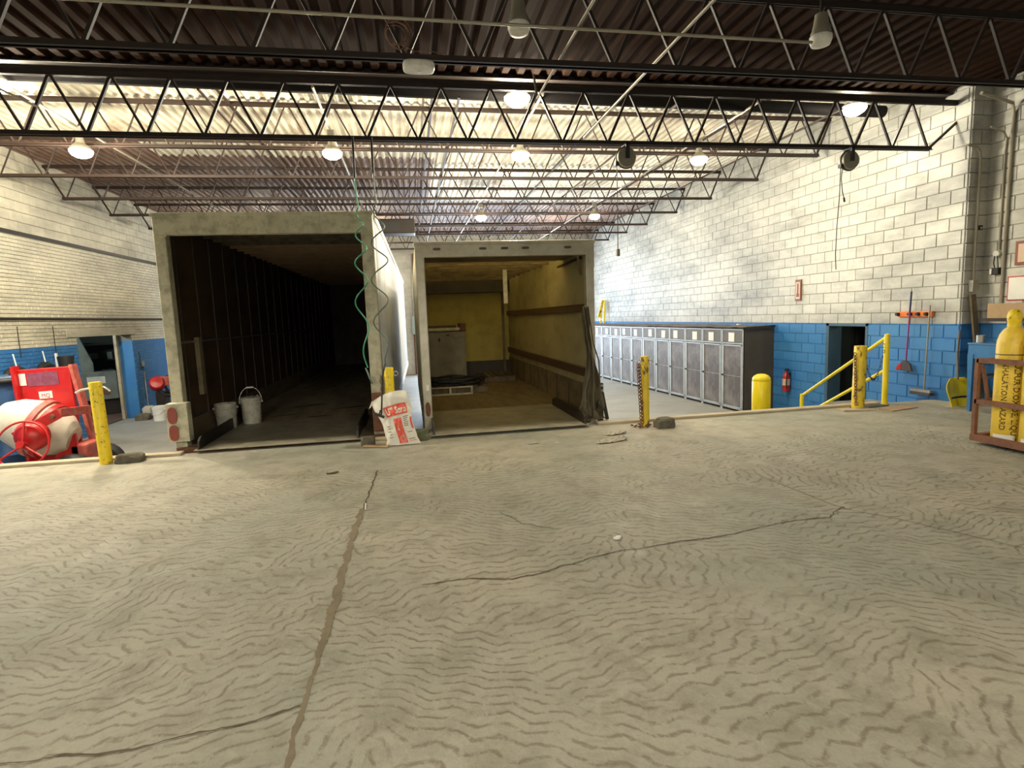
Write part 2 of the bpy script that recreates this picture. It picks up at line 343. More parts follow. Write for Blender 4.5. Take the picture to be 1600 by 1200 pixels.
def blockwall(name, ox, oy, rz, u1, z0, z1, opens, bw, bh, mat, mort, nparts=300, thick=.25, gap=.010, proud=.012, near=None, part='block', parent=None, ustart=0):
    """wall plane through (ox,oy) running along local +x; its face looks to local -y"""
    mtx = T(ox, oy, 0, rz=rz)
    if parent is None:
        us = sorted({ustart, u1, *[o[0] for o in opens], *[o[1] for o in opens]}); mb = MB()
        for a, b in zip(us[:-1], us[1:]):
            for c, d in subtract(z0, z1, [(o[2], o[3]) for o in opens if o[0] < (a + b) / 2 < o[1]]): mb.box(a, b, 0, thick, c, d, mtx)
        parent = mb.ob(name, mort, kind='structure')
    cells = []
    r = 0; z = z0
    while z < z1 - .02:
        zt = min(z + bh, z1); zm = (z + zt) / 2
        for a, b in subtract(ustart, u1, [(o[0], o[1]) for o in opens if o[2] < zm < o[3]]):
            k = math.floor((a - (r % 2) * bw / 2) / bw)
            while True:
                p = k * bw + (r % 2) * bw / 2; q = p + bw; k += 1
                if p >= b - .01: break
                p, q = max(p, a), min(q, b)
                if q - p > .03: cells.append((p, q, z, zt))
        z += bh; r += 1
    near = near or (lambda c: (mtx @ Vector(((c[0] + c[1]) / 2, 0, (c[2] + c[3]) / 2)) - Vector((0, 0, 1.55))).length)
    cells.sort(key=near); cache = {}; rest = MB()
    for i, (p, q, a, b) in enumerate(cells):
        wv, hv = q - p - gap, b - a - gap; pr = proud + random.uniform(-.003, .004)
        if i < nparts:
            key = (round(wv, 2), round(hv, 2), random.randrange(3))
            if key not in cache:
                me = bpy.data.meshes.new(part); bb = MB(); e = .004
                x, zz = wv / 2, hv / 2
                bb.add([(-x, 0, -zz), (x, 0, -zz), (x, 0, zz), (-x, 0, zz), (-x + e, -pr, -zz + e), (x - e, -pr, -zz + e), (x - e, -pr, zz - e), (-x + e, -pr, zz - e)],
                       [(0, 1, 5, 4), (1, 2, 6, 5), (2, 3, 7, 6), (3, 0, 4, 7), (4, 5, 6, 7), (3, 2, 1, 0)])
                me.from_pydata(bb.v, [], bb.f); me.materials.append(mat); cache[key] = me
            o = bpy.data.objects.new(part, cache[key]); COL.objects.link(o); o.parent = parent
            o.matrix_local = mtx @ T((p + q) / 2, 0, (a + b) / 2)
        else:
            e = .004; g = gap / 2; x0, x1_, a0, b0 = p + g, q - g, a + g, b - g
            rest.add([mtx @ Vector(v) for v in [(x0, 0, a0), (x1_, 0, a0), (x1_, 0, b0), (x0, 0, b0), (x0 + e, -pr, a0 + e), (x1_ - e, -pr, a0 + e), (x1_ - e, -pr, b0 - e), (x0 + e, -pr, b0 - e)]],
                     [(0, 1, 5, 4), (1, 2, 6, 5), (2, 3, 7, 6), (3, 0, 4, 7), (4, 5, 6, 7)])
    if rest.v: rest.ob(part, mat, parent, kind='stuff')
    return parent
ROOF = 5.1
# right wall: local +x = world -Y so the face looks to -X  (rz=-90: local x -> -Y, local -y -> -X)
wr = blockwall('wall_right', FX, 25.2, -90, 25.2 - 7.15, LZ, ROOF, [(25.2 - 9.86, 25.2 - 8.9, LZ, 1.17)], .4, .2, m_wallR, m_mort, 300,
               near=lambda c: (25.2 - (c[0] + c[1]) / 2) + (0 if (c[2] > -.5) else 5))
blockwall('wall_return', 8.1, 7.15, 0, .35, LZ, ROOF, [], .35, .2, m_wallR, m_mort, 60, thick=.2)
blockwall('wall_near_right', 8.45, 7.15, -90, 11.15, LZ + .8, ROOF, [], .4, .2, m_wallR, m_mort, 160)
# left wall: +x local = +Y (rz=90: local x-> +Y, local -y -> +X)
LD = (6.25, 8.8, LZ, 1.44)
wl = blockwall('wall_left', LX, 8.0, 90, 17.2, LZ, 3.47, [LD, (5.9, 9.0, 1.44, 1.64)], .21, .075, m_wallL, m_mortL, 300, thick=.35, gap=.009, proud=.010, part='brick')
blockwall('wall_left', LX - .02, 8.0, 90, 17.2, 3.53, ROOF + .1, [], .4, .2, m_wallL, m_mortL, 220, thick=.3)
MB().box(LX - .3, LX + .05, 8, 25.2, 3.46, 3.53).ob('trim_4', m_dark, kind='structure')
MB().box(LX - .3, LX + .02, 13.88, 17.0, 1.44, 1.64).ob('trim_5', m_wallL, kind='structure', bev=.005)
MB().tube([(LX + .04, 8, 1.85), (LX + .04, 25, 1.85)], .025, 8).ob('trim_6', m_dark, kind='structure')
MB().box(LX - .35, LX - .05, -4, 8, LZ, ROOF).ob('wall_left_near', m_wallL, kind='structure')
MB().box(-9, 8.8, -4.3, -4, -.2, ROOF).ob('wall_back', m_wallL, kind='structure')
# far wall with translucent overhead doors
wf = blockwall('wall_far', LX, 25.2, 0, 15.5, LZ, ROOF + .1, [(8.25, 9.6, LZ, 3.6), (9.75, 14.1, LZ, 3.6)], .4, .2, m_wallF, m_wallF, 0, thick=.3)
for i, (a, b) in enumerate(((.85, 2.2), (2.35, 6.7))):
    d = MB().box(a, b, 25.30, 25.33, LZ, 3.6).ob(f'door_{i+3}', m_daypanel, kind='structure')
    f = MB()
    for z in (LZ + .03, .25, 1.35, 2.45, 3.57): f.box(a, b, 25.25, 25.34, z - .03, z + .03)
    f.box(a, a + .06, 25.25, 25.34, LZ, 3.6).box(b - .06, b, 25.25, 25.34, LZ, 3.6); f.ob('frame', m_galv, d)
# roof decks
def deck(name, x0, x1, y0, y1, z, mat, per=.15, dep=.04):
    n = int((x1 - x0) / per); vs = []; fs = []
    for i in range(n):
        for dx, dz in ((0, 0), (.03, dep), (.09, dep), (.12, 0)):
            x = x0 + i * per + dx; vs += [(x, y0, z + dz), (x, y1, z + dz)]
    for i in range(len(vs) // 2 - 1): fs.append((2 * i, 2 * i + 2, 2 * i + 3, 2 * i + 1))
    return MB().add(vs, fs).ob(name, mat, kind='structure')
deck('ceiling', -8, 8.7, 7.6, 25.3, ROOF, m_deck)
deck('ceiling', -9.2, 8.9, -4.2, 7.62, 4.60, m_decklow, .2, .04)
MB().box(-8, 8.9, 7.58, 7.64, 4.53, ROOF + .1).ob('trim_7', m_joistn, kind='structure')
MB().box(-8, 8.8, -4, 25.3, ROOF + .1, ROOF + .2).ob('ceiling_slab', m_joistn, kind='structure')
# step girder (I beam) carrying the edge of the low roof
g = thing('roof_beam', 'dark steel I beam running across under the step in the roof', 'beam', (.4, 7.55, 4.58))
MB().box(-7.9, 8.0, -.09, .05, -.02, 0).ob('bottom_flange', m_joistn, g); MB().box(-7.9, 8.0, -.03, -.015, 0, .26).ob('web', m_joistn, g); MB().box(-7.9, 8.0, -.09, .03, .26, .28).ob('top_flange', m_joistn, g)
# joists
def joist(y, zb, zt, xl, xr, pan, mat, label, sep=False, wl_=LX, wr_=FX, group=None, rr=.014):
    j = thing('roof_joist', label, 'joist', (0, y, zb), 0, group); h = zt - zb
    b = MB()
    for s in (-1, 1): b.box(xl, xr, s * .012 - .012 * (s < 0) * 0 + (0 if s > 0 else -.03), s * .012 + (.03 if s > 0 else 0), 0, .008); b.box(xl, xr, s * .016 - .004, s * .016 + .004, 0, .055)
    b.ob('bottom_chord', mat, j)
    b = MB()
    for s in (-1, 1): b.box(wl_, wr_, (.008 if s > 0 else -.045), (.045 if s > 0 else -.008), h - .008, h); b.box(wl_, wr_, s * .016 - .004, s * .016 + .004, h - .06, h)
    b.ob('top_chord', mat, j)
    n = max(2, round((xr - xl - .1) / pan)); pan = (xr - xl - .1) / n
    if sep:
        for i in range(n):
            x = xl + .05 + i * pan
            MB().bar((x, 0, .02), (x + pan * .5, 0, h - .03), .03, .03).ob('web_bar', mat, j); MB().bar((x + pan * .5, 0, h - .03), (x + pan, 0, .02), .026, .026).ob('web_bar', mat, j)
    else:
        pts = []
        for i in range(n):
            x = xl + .05 + i * pan
            pts += [(x, 0, .022), (x + .02, 0, .015), (x + pan * .5 - .02, 0, h - .03), (x + pan * .5 + .02, 0, h - .03)]
        pts.append((xr - .05, 0, .02)); MB().tube(pts, rr, 5).ob('web', mat, j)
    MB().bar((xl + .05, 0, .02), (wl_ + .03, 0, h - .05), .03, .03).ob('end_brace', mat, j); MB().bar((xr - .05, 0, .02), (wr_ - .03, 0, h - .05), .03, .03).ob('end_brace', mat, j)
    return j
ys = [9.95, 11.85, 13.83, 15.75, 17.85, 19.6, 21.5, 23.4]
words = ['nearest', 'second nearest', 'third nearest', 'fourth nearest', 'fifth nearest', 'sixth nearest', 'seventh nearest', 'farthest']
for i, y in enumerate(ys):
    joist(y, 4.35, 5.06, -7.1, 7.85, .70, m_joist, f'{words[i]} brown bent-rod joist under the high corrugated roof', False, group='joists of the high roof')
for y, lab in ((7.38, 'dark deep joist along the dock edge with cord reels hung from it'), (5.16, 'dark joist over the dock with the white oval box under it'), (2.95, 'dark joist overhead nearest the camera, mostly above the frame')):
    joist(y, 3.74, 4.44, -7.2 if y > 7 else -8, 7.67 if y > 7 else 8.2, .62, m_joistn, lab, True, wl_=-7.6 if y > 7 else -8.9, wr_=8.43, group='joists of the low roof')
# black pipe and bridging
tag(MB().tube([(-7.3, 8.3, 4.78), (7.7, 8.3, 4.6)], .09, 14).ob('heating_pipe', M('soot_black_pipe', (.006, .005, .005), .8, spec=.1), smooth='auto'), 'thick black pipe running across between the roof joists, beyond the dock edge', 'pipe')
for x, lab in ((-2.6, 'brown bridging angle over the left trailer'), (.55, 'brown bridging angle above the gap between the trailers'), (3.6, 'brown bridging angle above the right truck'), (6.2, 'brown bridging angle nearest the right wall')):
    tag(MB().bar((x, 7.7, 5.03), (x, 25, 5.03), .04, .03).bar((x + .25, 7.7, 4.405), (x + .25, 25, 4.405), .03, .02).ob('bridging_bar', m_joist), lab + ', running along the roof', 'bar')
for x, lab in ((-4.64, 'silver conduit along the leftmost row of high lamps'), (-1.05, 'silver conduit feeding the lamp above the left trailer'), (1.97, 'silver conduit along the lamp row above the truck'), (5.25, 'silver conduit along the rightmost row of high lamps')):
    tag(MB().tube([(x, 7.9, 4.55), (x, 24.9, 4.55)], .018, 6).ob('conduit', m_conduit), lab, 'conduit')
tag(MB().tube([(1.45, -3.5, 3.81), (1.45, 6.06, 3.81), (1.45, 6.2, 4.1)], .012, 8).ob('conduit', m_conduit), 'thin silver conduit running away from the camera, left of the brown one', 'conduit')
tag(MB().tube([(2.33, -3.5, 3.81), (2.35, 7.3, 3.81)], .013, 8).ob('conduit', m_conduit), 'brownish conduit running from top right of the dock roof to the dark joist', 'conduit')
tag(MB().tube([(-8.8, 4.62, 3.86), (3.52, 4.58, 3.78)], .013, 8).ob('conduit', m_conduit), 'thin silver conduit crossing the dark ceiling from side to side', 'conduit')
tag(MB().tube([(-4.3, 6.3, 4.2), (-4.1, 6.8, 4.1), (-3.85, 7.25, 4.0), (-3.8, 7.35, 3.82)], .013, 8).ob('conduit', m_conduit), 'short bent silver conduit at the upper left of the ceiling', 'conduit')
# ------------------------------------------------------------ lamps
def lamp(x, y, z, label, lit=True, ztop=None, power=0, down=False, low=False, sc=1.0):
    t = thing('high_bay_lamp', label, 'lamp', (x, y, z), 0, 'round lamps hung from the roof joists')
    zt = (ztop or 4.5) - z
    MB().lathe([(.0, .20), (.05, .20), (.06, .12), (.12 * sc, .07), (.135 * sc, .05), (.135 * sc, .03), (0, .03)], 24).ob('lamp_housing', m_lampbody, t, smooth='auto')
    MB().lathe([(0, -.085 * sc), (.07 * sc, -.08 * sc), (.125 * sc, -.05), (.15 * sc, -.01), (.15 * sc, .02), (.13 * sc, .03), (0, .03)], 24).ob('diffuser', m_bulb if lit else m_white, t, smooth=True)
    MB().tube([(0, 0, .18), (0, 0, zt)], .012, 6).ob('hanging_stem', m_dark, t)
    MB().box(-.05, .05, -.04, .04, zt - .1, zt).ob('junction_box', m_galv, t)
    if lit:
        if low: light('lamp_light', 'SPOT', (x, y, z - .12), power, LOWC, (0, 0, 0), spot_size=math.radians(172), spot_blend=.35, shadow_soft_size=.12)
        else: light('lamp_light', 'POINT', (x, y, z - .22), power, LAMPC, shadow_soft_size=.10)
    return t
for x, y, lab in ((-4.64, 9.67, 'lit round lamp high above the left wall side, over the doorway wall'), (-1.05, 9.6, 'lit round lamp above the right part of the left trailer'), (1.97, 9.57, 'lit round lamp high above the truck box, nearer one'), (5.25, 9.7, 'lit round lamp high in front of the right wall, beside the left cord reel'),
                  (2.04, 15.39, 'small far lit lamp above the truck box, left one of the far pair'), (5.18, 15.3, 'small far lit lamp by the right wall, right one of the far pair')):
    lamp(x, y, 4.2, lab, True, 4.55, LAMP_W * (1.7 if x < -4 else .62 if x > 5 else 1))
for x, z, lab in ((1.60, 4.46, 'large lit lamp at top centre just beyond the dark near ceiling'), (6.78, 4.47, 'large lit lamp at upper right just beyond the dark near ceiling'), (-4.62, 4.46, 'lit lamp cut off by the left edge of the picture')):
    lamp(x, 7.86, z, lab, True, 5.1, LOW_W * (.25 if x > 6 else 1), sc=1.15)
lamp(1.0, 4.75, 3.86, 'unlit lamp on the crossing conduit above the centre lit lamp', False, 4.4, sc=.6); lamp(3.62, 4.6, 3.82, 'unlit lamp at the right end of the crossing conduit', False, 4.4, sc=.6)
for x, y in ((-4.6, -2.9), (-1.2, -2.9), (2.2, -2.9)): light('added_fill_behind_camera', 'SPOT', (x, y, 3.3), BACK_W, LOWC, (0, 0, 0), spot_size=math.radians(174), spot_blend=.2, shadow_soft_size=.14)  # unseen fills added to light the near floor and trailer mouths from the front
light('added_fill_left_of_frame', 'SPOT', (-6.6, 7.9, 4.1), 650, LOWC, (math.radians(8), 0, 0), spot_size=math.radians(165), spot_blend=.35, shadow_soft_size=.14)  # unseen fill added to brighten the left wall
for x, y in ((-4.64, 21), (-1.05, 21), (5.2, 21)): light('lamp_light_far_row', 'POINT', (x, y, 4.1), LAMP_W * .5, LAMPC, shadow_soft_size=.1)
# white oval box
t = thing('ceiling_sensor', 'white oval plastic box under the dark joist at top centre', 'sensor', (.2, 5.16, 3.66))
def oval(a, b, n=20, p=3.2):
    return [(a * math.copysign(abs(math.cos(2 * PI * i / n)) ** (2 / p), math.cos(2 * PI * i / n)), b * math.copysign(abs(math.sin(2 * PI * i / n)) ** (2 / p), math.sin(2 * PI * i / n))) for i in range(n)]
MB().prism(oval(.135, .085), .075, T(0, 0, 0)).ob('housing', m_white, t, bev=.02); MB().lathe([(0, -.012), (.012, -.01), (.014, 0)], 10).ob('sensor_eye', m_paper, t, smooth=True)
t = thing('wire_coil', 'small loops of loose brown wire on the dark joist left of the white oval box', 'wire', (.02, 5.12, 3.93))
for k in range(4): MB().torus(.085 + .012 * k, .004, T(.01 * k, .0, .01 * (k % 2), rx=78 + 6 * k, rz=8 * k), 24, 5).ob('wire_loop', m_rust, t, smooth=True)
MB().tube([(.05, 0, -.08), (.15, -.01, -.13), (.3, 0, -.12), (.42, 0, -.15)], .004, 5).ob('wire_tail', m_rust, t)
# cord reels
def reel(x, label):
    t = thing('cord_reel', label, 'reel', (x, 7.34, 3.57), 0, 'cord reels under the dock-edge joist')
    MB().lathe([(0, -.05), (.125, -.05), (.13, -.03), (.13, .03), (.125, .05), (0, .05)], 28, T(rx=90)).ob('drum', m_lampbody, t, smooth='auto')
    MB().torus(.132, .012, T(rx=90), 28, 6).ob('rim', m_black, t, smooth=True)
    MB().box(-.025, .025, -.08, -.055, -.02, .17).box(-.025, .025, .055, .08, -.02, .17).box(-.03, .03, -.08, .08, .15, .175).ob('bracket', m_black, t)
    MB().box(-.15, -.10, -.03, .03, -.10, -.05).ob('cord_guide', m_black, t); return t
r1 = reel(2.93, 'round grey cord reel left of the lit lamp at centre right'); MB().tube([(-.125, 0, -.08), (-.125, 0, -1.18)], .006, 6).ob('cord', m_black, r1); MB().box(-.145, -.105, -.02, .02, -1.27, -1.18).ob('hand_lamp', m_lampbody, r1)
r2 = reel(6.28, 'round grey cord reel in front of the white block wall, cord hanging far down')
MB().tube([(-.13, 0, -.08), (-.135, 0, -.5), (-.16, 0, -.9), (-.17, 0, -1.3), (-.155, 0, -1.52)], .006, 6).ob('cord', m_black, r2); MB().tube([(-.10, 0, -.08), (-.115, 0, -.25), (-.09, 0, -.42), (-.06, 0, -.52)], .006, 6).tube([(-.062, 0, -.51), (-.05, 0, -.57)], .014, 6).ob('cord', m_black, r2)
# ------------------------------------------------------------ trailers
def tail_lamp(parent, x, z, mat=m_redlens, a=.05, b=.11):
    MB().prism(oval(a, b, 20, 2.6), .012, T(x, -.155, z, rx=90)).ob('tail_lamp', mat, parent, bev=.004)
def wheel(x, y, z, r, parent):
    mt = T(x, y, z, ry=90)
    o = MB().lathe([(r * .55, -.12), (r * .9, -.13), (r, -.10), (r, .10), (r * .9, .13), (r * .55, .12)], 24, mt).ob('wheel', m_black, parent, smooth='auto'); MB().lathe([(0, -.06), (r * .5, -.05), (r * .56, -.11), (r * .56, .11), (r * .5, .05), (0, .06)], 20, mt).ob('rim', m_galv, o, smooth='auto')
# left trailer
m_t1roof = M('dark_opaque_roof_skin', (.05, .035, .02), .7)  # opaque skin in one even dark brown
t1 = thing('semi_trailer', 'long dark-walled open semi trailer backed up to the dock at left', 'trailer', (-1.72, 7.72, 0), -1)
L1 = 13.6; W = 1.32
MB().box(-W, W, 0, .12, 2.70, 2.95).ob('header', m_t1frame, t1, bev=.01)
MB().box(-W - .01, W + .01, -.02, .14, 2.92, 2.965).ob('top_cap', m_t1frame, t1, bev=.006)
MB().box(-W, -W + .14, 0, .14, .0, 2.70).ob('corner_post', m_t1frame, t1, bev=.01); MB().box(W - .16, W, 0, .14, .0, 2.70).ob('corner_post', m_t1frame, t1, bev=.01)
MB().bar((-W + .04, -.006, 2.58), (-W + .25, -.006, 2.80), .02, .012, (0, 1, 0)).ob('corner_gusset', m_t1frame, t1)
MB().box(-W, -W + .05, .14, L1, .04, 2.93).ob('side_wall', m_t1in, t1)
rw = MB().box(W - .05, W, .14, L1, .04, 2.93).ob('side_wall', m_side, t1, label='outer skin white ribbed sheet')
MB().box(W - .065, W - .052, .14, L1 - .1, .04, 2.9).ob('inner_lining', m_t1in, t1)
mbp = MB(); y = .3
while y < L1: mbp.box(W, W + .012, y, y + .04, .05, 2.9); y += .14
mbp.ob('side_rib', m_side, t1, kind='stuff')
MB().box(W - .02, W + .025, .14, L1, -.10, .05).ob('bottom_rail', m_side, t1); MB().box(W - .02, W + .03, .14, L1, 2.88, 2.96).ob('top_rail', m_side, t1)
MB().box(-W, W, .0, L1, -.14, .03).ob('cargo_floor', M('trailer_grey_brown_floor', (.32, .26, .17), .6, col2=(.12, .085, .05), amt=.7, scale=2.5, stretch=(2, .5, 1), bump=.15), t1)
MB().box(-W + .05, W - .06, L1 - .06, L1, .03, 2.93).ob('front_bulkhead', m_t1in, t1); MB().box(.25, 1.15, L1 - .10, L1 - .07, .03, 2.3).ob('bulkhead_panel', m_side_dark, t1)
MB().box(-W + .05, W - .05, .12, L1, 2.93, 2.945).ob('roof_skin', m_t1roof, t1)
for i in range(33): MB().box(-W + .05, W - .06, .35 + i * .4, .40 + i * .4, 2.87, 2.925).ob('roof_bow', m_card if i > 5 else m_wood, t1)  # inner bows take a lighter tan: lamplight on them put into the colour
MB().box(-W + .05, -W + .075, .14, L1 - .1, 1.35, 1.38).ob('lash_rail', m_galv, t1)
for i in range(20): MB().box(-W + .05, -W + .062, .45 + i * .62, .47 + i * .62, .08, 2.85).ob('wall_panel_joint', m_side_dark, t1)
MB().box(-W + .05, -W + .07, .16, L1 - .1, .04, .34).ob('scuff_board', m_wood, t1)
MB().box(-W + .07, -W + .13, .75, .85, .62, 1.42).ob('lining_post', m_t2low, t1)
MB().box(-W - .02, -W + .23, -.14, 0, .13, .62).ob('lamp_box', m_t1frame, t1, bev=.008); tail_lamp(t1, -W + .06, .47, a=.055, b=.105); tail_lamp(t1, -W + .06, .25, a=.055, b=.10)
MB().box(W - .15, W + .0, -.12, 0, .10, .60).ob('lamp_box', m_rust, t1, bev=.008); tail_lamp(t1, W - .08, .44, a=.04, b=.11)
MB().box(-W + .02, W - .02, -.04, .02, -.16, .035).ob('rear_sill', m_rust, t1, bev=.005)
for yy in (2.0, 3.3):
    for s in (-1, 1): wheel(s * .98, yy, LZ + .33, .33, t1)
    MB().tube([(-.95, yy, LZ + .33), (.95, yy, LZ + .33)], .06, 8).ob('axle', m_black, t1)
for s in (-1, 1): MB().box(s * .5 - .05, s * .5 + .05, .3, L1, -.3, -.14).ob('chassis_rail', m_black, t1)
for s in (-1, 1): MB().box(s * .9 - .06, s * .9 + .06, 11, 11.12, LZ, -.14).box(s * .9 - .15, s * .9 + .15, 10.9, 11.2, LZ, LZ + .03).ob('landing_leg', m_dark, t1)
m_lash = M('brown_lash_rail', (.085, .045, .025), .6, col2=(.04, .02, .012), amt=.5, scale=14)
# right truck box
t2 = thing('box_truck_body', 'aluminium framed box truck body with yellowed interior, right of the two', 'truck', (1.36, 7.74, 0), 0)
L2 = 7.0; W2 = 1.24
MB().box(-W2, W2, 0, .10, 2.37, 2.54).ob('header', m_t2frame, t2, bev=.006); MB().box(-W2 - .015, W2 + .015, -.03, .12, 2.53, 2.575).ob('top_cap', m_t2frame, t2, bev=.01)
for x in (-.95, -.33, -.03, .26, .86): MB().prism(oval(.052, .017, 16), .01, T(x, -.0, 2.475, rx=90)).ob('marker_lamp', m_amber, t2)
for s in (-1, 1):
    MB().box(min(s * W2, s * (W2 - .12)), max(s * W2, s * (W2 - .12)), 0, .12, .0, 2.37).ob('corner_post', m_t2frame, t2, bev=.012)
    MB().prism([(s * W2, 2.20), (s * W2, 2.55), (s * (W2 - .30), 2.55), (s * (W2 - .12), 2.37)][::s], .006, Matrix(((1, 0, 0, 0), (0, 0, -1, 0), (0, 1, 0, 0), (0, 0, 0, 1)))).ob('corner_gusset', m_t2frame, t2)
MB().box(-W2, -W2 + .04, .12, L2, .03, 2.53).ob('side_wall', m_t2in, t2); MB().box(W2 - .04, W2, .12, L2, .03, 2.53).ob('side_wall', m_t2in, t2)
MB().box(W2 - .06, W2 - .04, .14, L2 - .05, .03, .50).ob('scuff_board', m_t2low, t2); MB().box(-W2 + .04, -W2 + .06, .14, L2 - .05, .03, .50).ob('scuff_board', m_t2low, t2)
for k in range(9): MB().box(W2 - .068, W2 - .06, .5 + k * .75, .53 + k * .75, .05, .49).ob('board_joint', m_side_dark, t2)
MB().box(-W2 + .04, W2 - .04, L2 - .05, L2, .03, 2.53).ob('front_wall', M('truck_yellow_front_wall', (.52, .43, .10), .6, col2=(.28, .22, .05), amt=.5, scale=2.5), t2)
MB().box(-W2 + .04, W2 - .06, L2 - .08, L2 - .05, .03, .42).ob('front_kick_board', m_side_dark, t2); MB().box(-W2 + .04, W2 - .04, L2 - .35, L2 - .05, 2.18, 2.50).ob('front_header_panel', m_side_dark, t2)
MB().box(W2 - .22, W2 - .16, L2 - .12, L2 - .05, .03, 2.18).ob('wall_post', m_t2low, t2)
MB().box(W2 - .095, W2 - .04, .16, L2 - .1, 1.57, 1.69).ob('lash_rail', m_lash, t2, bev=.004); MB().box(W2 - .095, W2 - .04, .16, L2 - .1, .62, .75).ob('lash_rail', m_lash, t2, bev=.004)
MB().box(-W2 + .04, -W2 + .095, .16, L2 - .1, 1.57, 1.69).ob('lash_rail', m_lash, t2); MB().box(-W2 + .04, -W2 + .095, .16, L2 - .1, .62, .75).ob('lash_rail', m_lash, t2)
MB().box(-W2 + .04, W2 - .04, .10, L2, 2.53, 2.54).ob('roof_skin', m_roofskin, t2)
MB().box(-W2 + .04, W2 - .04, .10, 1.5, 2.44, 2.455).ob('door_track_panel', m_t2low, t2)
for i in range(9): MB().box(-W2 + .04, W2 - .04, 1.9 + i * .55, 1.96 + i * .55, 2.47, 2.52).ob('roof_bow', m_t2low, t2)
MB().box(-W2, W2, .0, L2, -.12, .03).ob('cargo_floor', m_wood, t2)
MB().box(-W2 - .01, W2 + .14, -.10, .06, -.10, .02).ob('rear_sill', m_t2frame, t2, bev=.008)
MB().box(.45, .53, 3.1, 3.12, 1.80, 2.44).ob('hanging_strap', m_white, t2); MB().bar((W2 - .13, .35, 2.40), (W2 - .07, .42, 2.12), .035, .01).ob('hanging_strap', m_t2low, t2)
MB().bar((W2 - .10, 1.6, 2.34), (W2 - .10, .3, 2.36), .03, .03).ob('door_track', m_dark, t2)
for k in range(5): MB().box(-W2 - .03, -W2, -.01, .03, .28 + k * .05, .31 + k * .05).ob('rub_stud', m_black, t2)
MB().prism(oval(.035, .10, 16, 2.4), .008, T(-W2 + .06, -.0, .32, rx=90)).ob('tail_lamp', m_rust, t2)
MB().box(-W2 + .05, -W2 + .09, -.006, 0, .58, .66).ob('reflector', m_paper, t2); MB().box(W2 - .09, W2 - .05, -.006, 0, .56, .66).ob('reflector', m_paper, t2)
for s in (-1, 1): wheel(s * .95, 2.2, LZ + .33, .33, t2); wheel(s * .95, 6.3, LZ + .33, .33, t2)
for s in (-1, 1): MB().box(s * .45 - .05, s * .45 + .05, .2, L2, -.3, -.12).ob('chassis_rail', m_black, t2)
# load straps box / latch on the right post
t = thing('dark_tarp', 'crumpled olive-brown tarp hanging against the right post of the truck', 'tarp', (2.48, 7.80, 0.03))
def tarpf(u, v):
    wd = .035 + .16 * max(0, 1 - v) ** 1.8 + .012 * math.sin(v * 9)
    x = (u - .5) * 2 * wd + .03 * math.sin(v * 5) - .02
    d = .055 * math.sin(u * 16 + 2.5 * math.sin(v * 7)) * (.35 + .65 * (1 - v)) + .035 * math.sin(v * 24 + u * 7) * max(0, .5 - v) * 2 + .03 * noise.noise(Vector((u * 6, v * 9, 3)))
    if v < .12: x += .02 * math.sin(u * 30)
    return (x, -.16 + d - .06 * (1 - v), .0 + 1.62 * v + .03 * math.sin(u * 12) * (v < .1))
o = MB().grid(40, 50, tarpf).ob('tarp_sheet', m_tarp, t, smooth=True); sm = o.modifiers.new('s', 'SOLIDIFY'); sm.thickness = .006
MB().tube([(-.02, -.10, 1.60), (-.05, -.16, 1.2), (.02, -.22, .9), (.04, -.20, .5)], .012, 6).tube([(.0, -.12, 1.62), (.04, -.2, 1.1), (.11, -.22, .85), (.13, -.2, .4)], .010, 6).ob('tie_rope', m_tarp, t, smooth=True)
MB().grid(10, 6, lambda u, v: (-.12 + .30 * u, -.16 - .20 * v * (1 - .5 * u), .03 + .06 * (1 - v) + .03 * math.sin(u * 9 + v * 4) * (1 - v))).ob('tarp_hem', m_tarp, t, smooth=True)
t = thing('door_latch', 'black latch box with chrome keepers at the foot of the right truck post', 'latch', (2.62, 7.62, .2))
MB().box(-.05, .04, -.02, .05, .0, .36).ob('latch_body', m_black, t, bev=.01)
for z in (.07, .24, .31): MB().box(-.03, .03, -.03, -.02, z, z + .03).ob('chrome_keeper', m_galv, t)
MB().bar((.03, .02, .22), (.10, .02, -.17), .04, .05).ob('strut', m_black, t)
# things in the truck
t = thing('chest_cabinet', 'dull grey metal cabinet with pale lid standing in the back left of the truck', 'cabinet', (.80, 13.3, .03))
MB().box(-.50, .44, -.30, .35, .08, 1.22).ob('body', M('dull_grey_enamel', (.24, .21, .14), .5, col2=(.13, .1, .06), amt=.5, scale=4), t, bev=.01)
MB().box(-.52, .32, -.34, .37, 1.24, 1.31).ob('lid', m_t1frame, t, bev=.015); MB().box(-.45, .25, -.2, .3, 1.31, 1.36).ob('lid_strip', m_side_dark, t); MB().box(.33, .46, -.34, .37, 1.22, 1.40).ob('hinge_block', m_rust, t)
MB().box(-.18, -.14, -.315, -.30, 1.0, 1.08).ob('handle', m_black, t); MB().box(.0, .08, -.306, -.30, 1.12, 1.16).ob('badge', m_side_dark, t); MB().box(.12, .40, -.306, -.30, 1.08, 1.09).ob('seam', m_side_dark, t); MB().box(-.45, .4, -.25, .3, 0, .08).ob('plinth', m_side_dark, t)
def pallet(x, y, w_, d_, label):
    t = thing('wooden_pallet', label, 'pallet', (x, y, .03))
    for i in range(6): MB().box(-w_ / 2 + i * w_ / 5.8, -w_ / 2 + i * w_ / 5.8 + .10, -d_ / 2, d_ / 2, .10, .12).ob('deck_board', m_wood, t)
    for s in (-1, 0, 1): MB().box(-w_ / 2, w_ / 2, s * (d_ / 2 - .04) - .04, s * (d_ / 2 - .04) + .04, .02, .10).ob('stringer', m_wood, t)
    MB().box(-w_ / 2, w_ / 2, -d_ / 2, d_ / 2, 0, .02).ob('base_board', m_wood, t); return t
